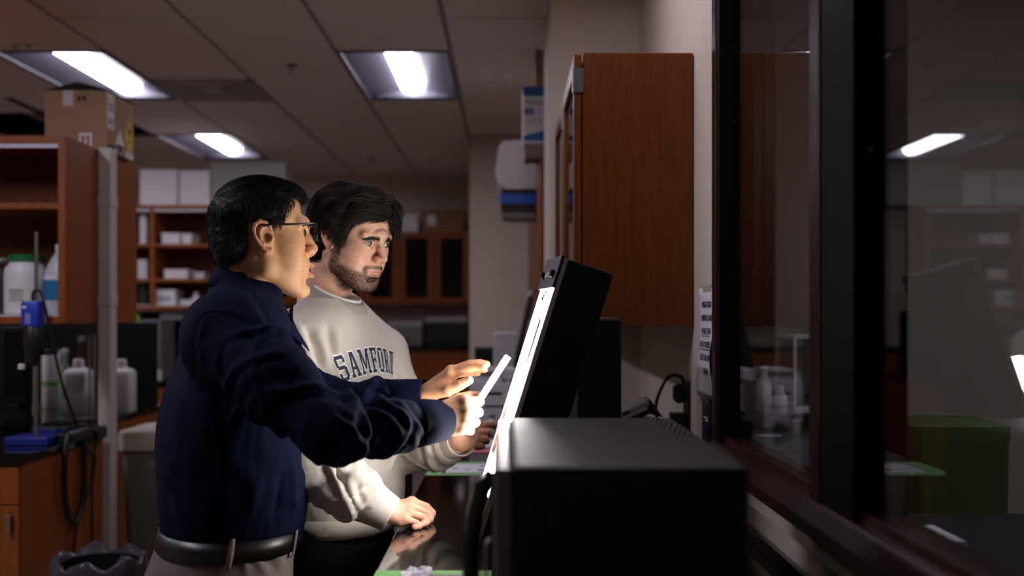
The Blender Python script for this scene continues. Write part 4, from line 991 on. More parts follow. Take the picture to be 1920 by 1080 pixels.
# ------------------------------------------------------------------ signed-distance modelling for bodies and clothes
F32 = np.float32
class Field:
    def __init__(s, lo, hi, h):
        s.lo = np.array(lo, float); s.h = h
        s.n = (np.ceil((np.array(hi)-s.lo)/h).astype(int)+1)
        s.ax = [(s.lo[i]+h*np.arange(s.n[i])).astype(F32) for i in range(3)]
        s.d = np.full(tuple(s.n), 1.0, F32)
    def sub(s, lo, hi):
        sl = []
        for i in range(3):
            a = int(max(0, math.floor((lo[i]-s.lo[i])/s.h))); b = int(min(s.n[i], math.ceil((hi[i]-s.lo[i])/s.h)+1))
            if b <= a: return None, None
            sl.append(slice(a, b))
        X = s.ax[0][sl[0]][:,None,None]; Y = s.ax[1][sl[1]][None,:,None]; Z = s.ax[2][sl[2]][None,None,:]
        return tuple(sl), (X, Y, Z)
    def op(s, fn, lo, hi, k=0.0, mode='u'):
        m = k*1.05+2*s.h
        sl, P = s.sub([a-m for a in lo], [b+m for b in hi])
        if sl is None: return s
        b = fn(*P).astype(F32); a = s.d[sl]
        b = np.broadcast_to(b, a.shape)
        if mode == 'u':
            if k > 0:
                h = np.clip(0.5+0.5*(a-b)/k, 0, 1); r = a*(1-h)+b*h-k*h*(1-h)
            else: r = np.minimum(a, b)
        elif mode == 's':
            if k > 0:
                h = np.clip(0.5-0.5*(a+b)/k, 0, 1); r = a*(1-h)-b*h+k*h*(1-h)
            else: r = np.maximum(a, -b)
        s.d[sl] = r
        return s
    def ell(s, c, r, k=0.0, mode='u', R=None):
        c = np.array(c, float); r = np.array(r, float)
        ext = r if R is None else np.full(3, r.max())
        def fn(X, Y, Z):
            x, y, z = X-c[0], Y-c[1], Z-c[2]
            if R is not None:
                x, y, z = (R[0][0]*x+R[1][0]*y+R[2][0]*z, R[0][1]*x+R[1][1]*y+R[2][1]*z, R[0][2]*x+R[1][2]*y+R[2][2]*z)
            k0 = np.sqrt((x/r[0])**2+(y/r[1])**2+(z/r[2])**2)
            k1 = np.sqrt((x/r[0]**2)**2+(y/r[1]**2)**2+(z/r[2]**2)**2)
            return k0*(k0-1)/np.maximum(k1, 1e-6)
        return s.op(fn, c-ext, c+ext, k, mode)
    def cap(s, a, b, r1, r2=None, k=0.0, mode='u', flat=None):
        "capsule with radius r1 -> r2; flat=(axis vector, factor) squashes it along that axis"
        a = np.array(a, float); b = np.array(b, float); r2 = r1 if r2 is None else r2
        ba = b-a; L2 = max(float(ba@ba), 1e-12); rm = max(r1, r2)*(1.0 if flat is None else max(1.0, flat[1]))
        def fn(X, Y, Z):
            x, y, z = X-a[0], Y-a[1], Z-a[2]
            t = np.clip((x*ba[0]+y*ba[1]+z*ba[2])/L2, 0, 1)
            x, y, z = x-t*ba[0], y-t*ba[1], z-t*ba[2]
            if flat is not None:
                f = flat[0]; q = x*f[0]+y*f[1]+z*f[2]; w = (1/flat[1]-1)*q
                x, y, z = x+f[0]*w, y+f[1]*w, z+f[2]*w
            return np.sqrt(x*x+y*y+z*z)-(r1+(r2-r1)*t)
        return s.op(fn, np.minimum(a, b)-rm, np.maximum(a, b)+rm, k, mode)
    def chain(s, pts, rs, k=0.0, mode='u', flat=None):
        for i in range(len(pts)-1): s.cap(pts[i], pts[i+1], rs[i], rs[i+1], k, mode, flat)
        return s
    def loft(s, tab, yaw, k=0.0, mode='u', e=2.25, grow=0.0, z0=None, z1=None):
        "upright solid with super-elliptic sections; tab rows (z, cx, cy, half depth, half width)"
        T = np.array(sorted(tab), float); zz = T[:,0]
        c, sn = math.cos(yaw), math.sin(yaw)
        zl = zz[0] if z0 is None else z0; zh = zz[-1] if z1 is None else z1
        fz = np.linspace(zz[0], zz[-1], 240)
        cols = []
        for i in range(1, 5):
            q = np.interp(fz, zz, T[:,i]); w = np.hanning(25); w /= w.sum()
            q = np.convolve(np.pad(q, 12, mode='reflect', reflect_type='odd'), w, 'valid'); cols.append(q)
        R = max(cols[2].max(), cols[3].max())*1.02+grow
        lo = [cols[0].min()-R, cols[1].min()-R, zl]; hi = [cols[0].max()+R, cols[1].max()+R, zh]
        def fn(X, Y, Z):
            z = Z.ravel(); cx, cy, a, b = [np.interp(z, fz, q)[None,None,:] for q in cols]
            a = a+grow; b = b+grow
            dx = X-cx; dy = Y-cy; u = np.abs(dx*c+dy*sn)/a; v = np.abs(-dx*sn+dy*c)/b
            q = (u**e+v**e)**(1/e)
            d = (q-1)*np.minimum(a, b)*(0.5+0.5*np.minimum(1, 1))
            return np.maximum(d, np.maximum(Z-zh, zl-Z))
        return s.op(fn, lo, hi, k, mode)
    def poly_xz(s, pts, y0, y1, k=0.0, mode='u'):
        "solid with an (x,z) outline between y0 and y1"
        P = np.array(pts, float); n = len(P)
        def fn(X, Y, Z):
            x = X[:,:,0]; z = Z[0,0,:][None,:]
            d = np.full((x.shape[0], z.shape[1]), 1e9); sg = np.ones_like(d)
            for i in range(n):
                a = P[i]; b = P[i-1]; e0 = b-a
                wx, wz = x-a[0], z-a[1]
                t = np.clip((wx*e0[0]+wz*e0[1])/(e0@e0), 0, 1)
                d = np.minimum(d, (wx-e0[0]*t)**2+(wz-e0[1]*t)**2)
                c1 = z >= a[1]; c2 = z < b[1]; c3 = e0[0]*wz > e0[1]*wx
                al = (c1 & c2 & c3) | (~c1 & ~c2 & ~c3)
                sg = np.where(al, -sg, sg)
            d2 = (sg*np.sqrt(d))[:,None,:]
            return np.maximum(d2, np.maximum(y0-Y, Y-y1))
        lo = [P[:,0].min(), y0, P[:,1].min()]; hi = [P[:,0].max(), y1, P[:,1].max()]
        if mode == 'i':                      # keep only what lies inside
            X = s.ax[0][:,None,None]; Y = s.ax[1][None,:,None]; Z = s.ax[2][None,None,:]
            b = fn(X, Y, Z).astype(F32)
            if k > 0:
                h = np.clip(0.5-0.5*(b-s.d)/k, 0, 1); s.d = b*(1-h)+s.d*h+k*h*(1-h)
            else: s.d = np.maximum(s.d, b)
            return s
        return s.op(fn, lo, hi, k, mode)
    def sample(s, P):
        q = (np.asarray(P)-s.lo)/s.h; q = np.clip(q, 0, s.n-1.001); i = q.astype(int); f = q-i
        r = 0
        for dx in (0, 1):
            for dy in (0, 1):
                for dz in (0, 1):
                    w = (f[:,0] if dx else 1-f[:,0])*(f[:,1] if dy else 1-f[:,1])*(f[:,2] if dz else 1-f[:,2])
                    r = r+w*s.d[i[:,0]+dx, i[:,1]+dy, i[:,2]+dz]
        return r
    def grad(s, P):
        e = s.h; g = np.stack([s.sample(P+np.eye(3)[i]*e)-s.sample(P-np.eye(3)[i]*e) for i in range(3)], 1)
        return g/np.maximum(np.linalg.norm(g, axis=1, keepdims=True), 1e-9)
    def mesh(s, relax=1):
        "naive surface nets -> verts (n,3), quads (m,4)"
        d = s.d; ins = d < 0; nx, ny, nz = d.shape
        cnt = np.zeros((nx-1, ny-1, nz-1), np.int8)
        for a in (0, 1):
            for b in (0, 1):
                for c in (0, 1): cnt += ins[a:nx-1+a, b:ny-1+b, c:nz-1+c]
        act = np.argwhere((cnt > 0) & (cnt < 8))
        idx = np.full((nx-1, ny-1, nz-1), -1, np.int32); idx[act[:,0], act[:,1], act[:,2]] = np.arange(len(act))
        V = np.zeros((len(act), 3)); W_ = np.zeros(len(act))
        cor = [(a, b, c) for a in (0, 1) for b in (0, 1) for c in (0, 1)]
        val = {c: d[act[:,0]+c[0], act[:,1]+c[1], act[:,2]+c[2]] for c in cor}
        for c in cor:
            for ax in range(3):
                if c[ax] == 0:
                    e = list(c); e[ax] = 1; e = tuple(e); a = val[c]; b = val[e]
                    m = (a < 0) != (b < 0); t = np.where(m, a/np.where(m, a-b, 1), 0)
                    p = np.array(c, float)[None,:].repeat(len(act), 0); p[:,ax] += t
                    V[m] += p[m]; W_[m] += 1
        V = V/np.maximum(W_, 1)[:,None]+act
        Q = []
        for ax in range(3):
            sl0 = [slice(None)]*3; sl1 = [slice(None)]*3; sl0[ax] = slice(0, -1); sl1[ax] = slice(1, None)
            a = ins[tuple(sl0)]; b = ins[tuple(sl1)]
            E = np.argwhere(a != b); u, v = [(1, 2), (2, 0), (0, 1)][ax]
            ok = (E[:,u] > 0) & (E[:,v] > 0) & (E[:,u] < s.n[u]-1) & (E[:,v] < s.n[v]-1); E = E[ok]
            def cell(du, dv):
                q = E.copy(); q[:,u] -= du; q[:,v] -= dv; return idx[q[:,0], q[:,1], q[:,2]]
            q = np.stack([cell(1, 1), cell(0, 1), cell(0, 0), cell(1, 0)], 1)
            fl = ~a[E[:,0], E[:,1], E[:,2]]; q[fl] = q[fl][:,::-1]; Q.append(q)
        Q = np.concatenate(Q); V = s.lo+V*s.h
        Q = Q[(Q >= 0).all(1)]
        for _ in range(relax): V = smooth_v(V, Q)
        return V, Q
def smooth_v(V, Q, w=0.5):
    A = np.zeros_like(V); n = np.zeros(len(V))
    for i in range(Q.shape[1]):
        j = (i+1) % Q.shape[1]
        for a, b in ((Q[:,i], Q[:,j]), (Q[:,j], Q[:,i])):
            for k in range(3): A[:,k] += np.bincount(a, V[b,k], len(V))
            n += np.bincount(a, minlength=len(V))
    return V*(1-w)+w*A/np.maximum(n, 1)[:,None]
def vnormals(V, Q):
    a, b, c, d = [V[Q[:,i]] for i in range(4)]
    fn = np.cross(c-a, d-b); N = np.zeros_like(V)
    for i in range(4):
        for k in range(3): N[:,k] += np.bincount(Q[:,i], fn[:,k], len(V))
    return N/np.maximum(np.linalg.norm(N, axis=1, keepdims=True), 1e-12)
def np_mesh(name, V, Q, m, parent=None, col=None, smooth=True):
    org = np.array(base_of(parent)) if parent is not None else V.mean(0)*0
    me = bpy.data.meshes.new(name)
    V = np.ascontiguousarray(V-org, dtype=F32); Q = np.ascontiguousarray(Q, dtype=np.int32); w = Q.shape[1]
    me.vertices.add(len(V)); me.vertices.foreach_set('co', V.ravel())
    me.loops.add(Q.size); me.loops.foreach_set('vertex_index', Q.ravel())
    me.polygons.add(len(Q)); me.polygons.foreach_set('loop_start', np.arange(0, Q.size, w, dtype=np.int32))
    me.update(calc_edges=True)
    if smooth: me.polygons.foreach_set('use_smooth', np.ones(len(Q), bool))
    if col is not None:
        ca = me.color_attributes.new('Col', 'FLOAT_COLOR', 'POINT')
        c4 = np.ones((len(V), 4), F32); c4[:,:3] = col; ca.data.foreach_set('color', c4.ravel())
    me.validate()
    return link_mesh(name, me, m, parent, Vector(org))
def join(parts):
    Vs, Qs, Cs, n = [], [], [], 0
    for V, Q, C in parts:
        Vs.append(V); Qs.append(Q+n); Cs.append(C); n += len(V)
    return np.concatenate(Vs), np.concatenate(Qs), np.concatenate(Cs)
def vnoise(P, f, seed=0):
    "cheap smooth noise in [-1,1] out of warped sines"
    r = np.random.default_rng(seed); s = 0
    for i in range(5):
        k = r.normal(size=3); k /= np.linalg.norm(k); k2 = r.normal(size=3); k2 /= np.linalg.norm(k2)
        s = s+np.sin((P@k)*f*(0.7+.25*i)*6.283+1.6*np.sin((P@k2)*f*5.1+r.uniform(0, 6))+r.uniform(0, 6))
    return s/3.2
def strands(paths, r0, tip=0.25, sides=3):
    "paths (n,m,3) -> tapered prisms as one quad mesh"
    n, m, _ = paths.shape
    t = np.gradient(paths, axis=1); t /= np.maximum(np.linalg.norm(t, axis=2, keepdims=True), 1e-9)
    ref = np.array([0.31, 0.52, 0.79]); a = np.cross(t, ref); a /= np.maximum(np.linalg.norm(a, axis=2, keepdims=True), 1e-9); b = np.cross(t, a)
    rad = np.asarray(r0).reshape(-1, 1)*np.linspace(1, tip, m)[None,:]
    V = np.zeros((n, m, sides, 3))
    for k in range(sides):
        an = 2*math.pi*k/sides; V[:,:,k] = paths+(a*math.cos(an)+b*math.sin(an))*rad[:,:,None]
    i = np.arange(n)[:,None,None]*(m*sides)+np.arange(m-1)[None,:,None]*sides+np.arange(sides)[None,None,:]
    i2 = np.arange(n)[:,None,None]*(m*sides)+np.arange(m-1)[None,:,None]*sides+((np.arange(sides)+1) % sides)[None,None,:]
    Q = np.stack([i, i2, i2+sides, i+sides], -1).reshape(-1, 4)
    return V.reshape(-1, 3), Q
# ------------------------------------------------------------------ people
KM_, KS_ = 1.26, 1.15          # size of the two figures as placed in the room (they are modelled at their own scale)
def place(root, k):
    root.scale = (k, k, k); o = Vector((0, 0, CAMZ)); root.location = o+(Vector(base_of(root))-o)*k
FM, FS_ = CAMZ-CAMZ/KM_, CAMZ-CAMZ/KS_      # floor level in each figure's own space
def unit(v): v = np.asarray(v, float); return v/np.linalg.norm(v)
def wp(px, py, d): return np.array(W(px, py, d))
m_skin = mat('skin', (200,150,120), .52, spec=.38, attr='Col', noise=.10, nscale=140, bump=.14, bscale=700, sss=.10)
m_hair = mat('hair_dark', (17,14,15), .58, spec=.3, noise=.25, nscale=60)
m_hair2 = mat('hair_brown', (38,27,22), .58, spec=.3, noise=.3, nscale=60)
m_eye = mat('eye_surface', (230,225,220), .08, spec=.5, attr='Col')

def build_head(k):
    "k: dict of shape tweaks. metres, x forward, y left, z up, origin between the ear canals"
    f = Field((-.125, -.105, -.20), (.135, .105, .15), .0014)
    mm = lambda *v: [q*.001 for q in v]
    E = lambda c, r, kk=0, mode='u', R=None: f.ell(mm(*c), mm(*r), kk*.001, mode, R)
    def E2(c, r, kk=0, mode='u'):
        for s in (1, -1): E((c[0], c[1]*s, c[2]), r, kk, mode)
    def C(a, b, r1, r2, kk=0, mode='u', flat=None): f.cap(mm(*a), mm(*b), r1*.001, r2*.001, kk*.001, mode, flat)
    def C2(a, b, r1, r2, kk=0, mode='u'):
        for s in (1, -1): C((a[0], a[1]*s, a[2]), (b[0], b[1]*s, b[2]), r1, r2, kk, mode)
    fw = k.get('face_w', 1.0); jw = k.get('jaw_w', 1.0); jo = k.get('open', 0.0)
    E((-5, 0, 42), (k.get('skull', 84), 70, 70))
    E((34, 0, 50), (48, 59, 50), 22)
    E((32, 0, -8), (52, 58*fw, 62), 25)
    # cheeks and jaw
    E2((50, 38*fw, -8), (30, 22, 22), 18)
    E2((44, 40*fw, -42), (32, 20, 32), 20)
    C2((6, 53*jw, -52), (66, 22*jw, -88-jo), 14, 13, 24)
    C2((2, 56*jw, -10), (6, 53*jw, -52), 13, 13, 20)
    E((48, 0, -66), (38, 42, 30), 20)
    E((76+k.get('chin', 0), 0, -89-jo), (14, 20, 13), 14)
    # muzzle and lips
    E((74, 0, -48), (20, 27, 26), 14)
    lu = k.get('lip', 0)
    lr = k.get('lip_r', 1.0)
    C2((96+lu, 0, -48.5), (93.5+lu, 10, -50), 4.4*lr, 4.0*lr, 4); C2((93.5+lu, 10, -50), (84.5+lu, 23, -54), 4.0*lr, 1.8*lr, 4)
    C2((93+lu, 0, -61-jo*.8), (90+lu, 10, -60.5-jo*.8), 5.2*lr, 4.8*lr, 4); C2((90+lu, 10, -60.5-jo*.8), (83+lu, 22, -55.5-jo*.2), 4.8*lr, 2.0*lr, 4)
    E((84, 0, -72-jo), (10, 16, 6), 8, 's')
    sl = 1.1+jo*.30
    C2((100+lu, 0, -54.6-jo*.38), (91+lu, 12, -54.8-jo*.34), sl, sl, 2.5, 's'); C2((91+lu, 12, -54.8-jo*.34), (83+lu, 24, -55.0), sl, .8, 2.5, 's')
    # philtrum + nasolabial softness
    C((97+lu, 0, -36), (98+lu, 0, -44), 2.2, 2.4, 4, 's')
    # brow ridge, eye sockets
    C2((84, 6, 30), (74, 42, 29), 9, 8, 14)
    E((86, 0, 33), (9, 20, 12), 10)
    so = k.get('sock', 1.0); E2((92, 29, 13), (17*so, 15*so, 10.5*so), 11, 's')
    E2((84, 17, 9), (9, 7, 9), 6, 's')
    # nose
    nt = k.get('nose', 0); nz = k.get('nose_z', 0)
    C((84, 0, 24), (93+nt*.4, 0, 2), 7.5, 7.5, 9); C((93+nt*.4, 0, 2), (103+nt, 0, -15+nz), 7.5, 9, 8)
    E((104.5+nt, 0, -17+nz), (9.0, 8.8*k.get('nose_w', 1.0), 8.2), 5)
    nw = k.get('nose_w', 1.0); E2((95+nt*.8, 12.5*nw, -21+nz), (10, 7.2*nw, 7.5), 5)
    E((92, 0, -24), (12, 13, 8), 6)
    E2((98+nt, 6.2*nw, -28.5+nz), (5.5, 3.2, 4.5), 2.5, 's')
    C2((88+nt*.8, 19, -16+nz), (84+nt*.8, 19.5, -28+nz), 1.6, 1.6, 4, 's')
    # eyelids as shells over the eyeballs with an almond slit
    eo = k.get('eye_open', 4.2)*.001; sw = k.get('slit_w', .0128)
    for s in (1, -1):
        c = np.array(mm(73.5, 30*s, 12.5)); r = .0142
        def lid(X, Y, Z, c=c, s=s):
            d = np.sqrt((X-c[0])**2+(Y-c[1])**2+(Z-c[2])**2)-r
            t = (Y-c[1])/(sw+.0008)
            zc = c[2]+.0006-.0010*t*s
            half = eo*np.clip(1-t*t, 0, 1)**.8
            slit = np.maximum(half-np.abs(Z-zc), .010*0+(c[0]+.004-X)*0)
            return np.maximum(d, np.where(X > c[0]+.002, slit, -1.0))
        f.op(lid, c-r, c+r, .0025)
        # carve the opening through so that the eyeball shows
        def cut(X, Y, Z, c=c, s=s):
            t = (Y-c[1])/sw; zc = c[2]+.0006-.0010*t*s
            half = eo*np.clip(1-t*t, 0, 1)**.8
            return np.maximum(np.abs(Z-zc)-half, np.maximum(c[0]-.002-X, np.abs(Y-c[1])-sw))
        f.op(cut, c-[.004,.0142,.006], c+[.025,.0142,.006], .0008, 's')
        # fold above the upper lid
    # ears
    ex, ez, esx, es = k.get('ear', (15, 2, .95, .84))
    for s in (1, -1):
        def EP(x, y, z): return np.array(mm(ex+x*esx, y*s, ez+z*es))
        tl = math.radians(13)
        f.ell(EP(-10, 73, 4), mm(15*esx, 5, 29*es), .004, 'u', R=np.array([[math.cos(tl), 0, -math.sin(tl)], [0, 1, 0], [math.sin(tl), 0, math.cos(tl)]]))
        hel = [(6, 4, 1), (4, 14, 3), (2, 25, 6), (-6, 34, 9), (-17, 36, 12), (-26, 29, 14), (-29, 17, 14), (-27, 3, 13), (-21, -10, 11), (-14, -20, 8), (-7, -27, 5), (0, -27, 3), (3, -20, 1)]
        f.chain([EP(x, 70+o, z) for x, z, o in hel], [.0020, .0023, .0026, .0028, .0029, .0029, .0028, .0027, .0029, .0036, .0046, .0044, .003], .0022)
        an = [(-4, 22, 6), (-13, 24, 9), (-19, 14, 11), (-18, 0, 10), (-12, -11, 8), (-5, -14, 6)]
        f.chain([EP(x, 70+o, z) for x, z, o in an], [.002, .0028, .003, .003, .0032, .0026], .0022)
        f.ell(EP(-6, 80, 3), mm(7.5, 8, 9.5), .003, 's')
        f.ell(EP(4, 74, -1), mm(4.2, 6, 5.8), .003)
    # neck
    nk = k['neck']
    f.chain([mm(-24, 0, -30), mm(*nk[0]), mm(*nk[1])], [k.get('neck_r', 53)*.001]*2+[k.get('neck_r', 53)*.00105], .020)
    C2((-16, 58, -34), (nk[1][0]+48, 14, nk[1][2]+6), 9, 8, 14)
    E((nk[0][0]+k.get('neck_r', 53)-2, 0, nk[0][2]+2), (9, 9, 12), 10)
    V, Q = f.mesh(2)
    return f, V, Q

def head_col(V, k):
    x, y, z = V[:,0]*1000, np.abs(V[:,1]*1000), V[:,2]*1000
    base = np.array(lin(k['skin'])); C = np.tile(base, (len(V), 1))
    n = vnoise(V, 55, 3); n2 = vnoise(V, 180, 8)
    red = np.array(lin(k.get('flush', (190,110,90))))
    def mixc(mask, col):
        nonlocal C
        m = np.clip(mask, 0, 1)[:,None]; C = C*(1-m)+np.asarray(col)*m
    g = lambda cx, cy, cz, r: np.exp(-(((x-cx)**2+(y-cy)**2+(z-cz)**2)/r**2))
    mixc(.35*g(75, 42, -14, 22)+.4*g(110, 0, -18, 14)+.45*np.exp(-((y-80)/9)**2)*(x < 14)*(z > -35)*(z < 45), red)
    eo = k.get('eye_open', 4); t = (y-30)/(k.get('slit_w', .0128)*1030); ez_ = 13.1+eo*np.clip(1-t*t, 0, 1)**.8
    mixc(.85*np.exp(-((z-ez_-.5)/.9)**2)*(np.abs(t) < 1.02)*(x > 76), lin((40,26,22)))
    mixc(.30*np.exp(-((z-ez_-3.6)/1.1)**2)*(np.abs(t) < .95)*(x > 76), lin((110,66,52)))  # upper-lid crease: its shade is put into the skin colour
    mixc(.30*np.exp(-((z-(13.1-eo))/1.6)**2)*(np.abs(t) < 1.0)*(x > 76), lin((150,84,70)))
    jo = k.get('open', 0); lu = k.get('lip', 0)
    lr_ = .4+.6*k.get('lip_r', 1.0); lw = k.get('lip_w', 24); inlip = (y < lw) & (x > 80+lu)
    up = np.clip(1-np.abs(z-(-51.2-.10*y))/(4.2*lr_), 0, 1); lo = np.clip(1-np.abs(z-(-60.3-jo*.75+.18*np.maximum(y-6, 0)))/(5.2*lr_), 0, 1)
    mixc(np.clip(2.2*np.maximum(up, lo), 0, 1)*inlip*np.clip((lw+1-y)/6, 0, 1), lin(k.get('lips', (178,98,88))))
    if jo: mixc(((np.abs(z+54.8+jo*.35) < 1.5+jo*.3) & (x < 93+lu) & (x > 60) & (y < 20)).astype(float), lin((50,18,18)))
    b = k.get('beard', 0)
    if b:
        zc = -50.0
        jawline = np.clip((-(z)-22-.10*(60-x))/16, 0, 1)*np.clip((x+8)/16, 0, 1)
        cheek = 1-np.clip((z+38+.42*(62-x)*0-(x-60)*-.1)/14, 0, 1)*(x > 45)*(y < 50)
        side = np.clip((x-2)/14, 0, 1)*np.clip((34-x)/10, 0, 1)*np.clip((30-z)/10, 0, 1)*(y > 45)
        lower = np.clip((-z-40-(x-30)*.22)/14, 0, 1)*np.clip((x-4)/12, 0, 1)
        mous = np.clip(1-np.abs(z+40.5+.12*y)/6.5, 0, 1)*(y < 30)*(x > 76)
        fade = np.clip((z+122)/16, 0, 1)
        corner = .9*np.exp(-((y-28)/6)**2)*np.clip((z+70)/8, 0, 1)*np.clip((-38-z)/6, 0, 1)*(x > 60)
        m = np.clip(np.maximum.reduce([lower, side, mous*1.1, corner]), 0, 1)*fade
        lipm = np.clip(2.2*np.maximum(up, lo), 0, 1)*inlip; m *= 1-np.clip(lipm, 0, 1)
        m = np.clip(m*(.78+.22*n2+.12*n), 0, 1)
        mixc(m*b, lin((62,46,38)))
        k['_beard'] = m
    C *= (1+.05*n)[:,None]
    return np.clip(C, 0, 1)

class Pose:
    def __init__(s, o, yaw, pitch=0.0, roll=0.0):
        y, p = math.radians(yaw), math.radians(pitch)
        F = np.array([math.cos(y)*math.cos(p), math.sin(y)*math.cos(p), -math.sin(p)]); L = np.array([-math.sin(y), math.cos(y), 0]); U = np.cross(F, L)
        r = math.radians(roll); L2 = L*math.cos(r)+U*math.sin(r); U2 = np.cross(F, L2)
        s.R = np.stack([F, L2, U2], 1); s.o = np.asarray(o, float)
    def __call__(s, P): return np.asarray(P) @ s.R.T+s.o
    def inv(s, P): return (np.asarray(P)-s.o) @ s.R

def eyes(pose, k, person, gaze):
    for s, nm in ((1, 'left'), (-1, 'right')):
        c = np.array([.0735, .030*s, .0125]); r = .0127
        n1, n2 = 28, 36; V = []; Q = []
        g = unit(gaze)
        a = unit(np.cross(g, [0, 0, 1])); b = np.cross(a, g)
        for i in range(n1+1):
            th = math.pi*i/n1
            for j in range(n2):
                ph = 2*math.pi*j/n2
                rr = r*(1.035 if th < .42 else 1.0)
                V.append(c+rr*(g*math.cos(th)+math.sin(th)*(a*math.cos(ph)+b*math.sin(ph))))
        for i in range(n1):
            for j in range(n2): Q.append((i*n2+j, (i+1)*n2+j, (i+1)*n2+(j+1) % n2, i*n2+(j+1) % n2))
        V = np.array(V); th = np.repeat(np.pi*np.arange(n1+1)/n1, n2)
        C = np.tile(np.array(lin(k.get('sclera', (196,184,176)))), (len(V), 1)); C[th < k.get('iris_r', .58)] = lin(k.get('iris', (70,48,34))); C[th < .20] = lin((8,7,8))
        np_mesh('eye', pose(V), np.array(Q), m_eye, person, C)

def brows(pose, f, k, person):
    r = np.random.default_rng(5)
    for s in (1, -1):
        pa = []
        for i in range(k.get('brow_n', 190)):
            t = r.random(); y = 10+34*t; z = 24.0+k.get('brow_z', 0)+k.get('brow_arch', 4.5)*math.sin(min(1, t*1.25)*2.0)-3.5*max(0, t-.6)/.4+r.normal()*k.get('brow_w', 2.0)*(1-.55*t)
            p = np.array([.11, y*.001*s, z*.001])
            for _ in range(60):
                d = f.sample(p[None])[0]
                if d < .0004: break
                p = p+np.array([-1, 0, 0])*max(d*.6, .0003)
            dr = unit([-.25*t, s*(.55+.5*t), .75-1.1*t]); q = [p]
            for j in range(4):
                p = p+dr*.0022; g = f.grad(p[None])[0]; d = f.sample(p[None])[0]
                p = p+g*(.0010-d); q.append(p)
            pa.append(q)
        V, Q = strands(np.array(pa), .00032, .4)
        np_mesh('eyebrow', pose(V), Q, k['hair_m'], person)['label'] = 'dark eyebrow'

def grow(f, roots, lens, flow, steps=9, lift=.004, grav=.0, wav=.25, seed=1, min_off=.0015):
    "hair paths that follow flow(p) and stay outside f"
    r = np.random.default_rng(seed); P = roots.copy(); path = [P.copy()]
    N = f.grad(P); D = flow(P)
    D = D-N*(D*N).sum(1, keepdims=True)*.8; D = D+N*.35; D /= np.linalg.norm(D, axis=1, keepdims=True)
    lf = lift*(.5+r.random(len(P)))
    for i in range(1, steps):
        P = P+D*(lens/(steps-1))[:,None]
        d = f.sample(P); G = f.grad(P)
        t = i/(steps-1); target = min_off+lf*math.sin(min(1, t*1.2+.1)*math.pi*.62)
        push = np.clip(target-d, 0, None); pull = np.clip(d-target-.004, 0, .006)*.5
        P = P+G*(push-pull)[:,None]
        F = flow(P)+wav*np.stack([vnoise(P, 26, seed+1), vnoise(P, 26, seed+2), vnoise(P, 26, seed+3)], 1)
        F = F-G*(F*G).sum(1, keepdims=True)*.7+np.array([0, 0, -grav])*t
        D = .45*D+.55*F/np.maximum(np.linalg.norm(F, axis=1, keepdims=True), 1e-9); D /= np.linalg.norm(D, axis=1, keepdims=True)
        path.append(P.copy())
    return np.stack(path, 1)

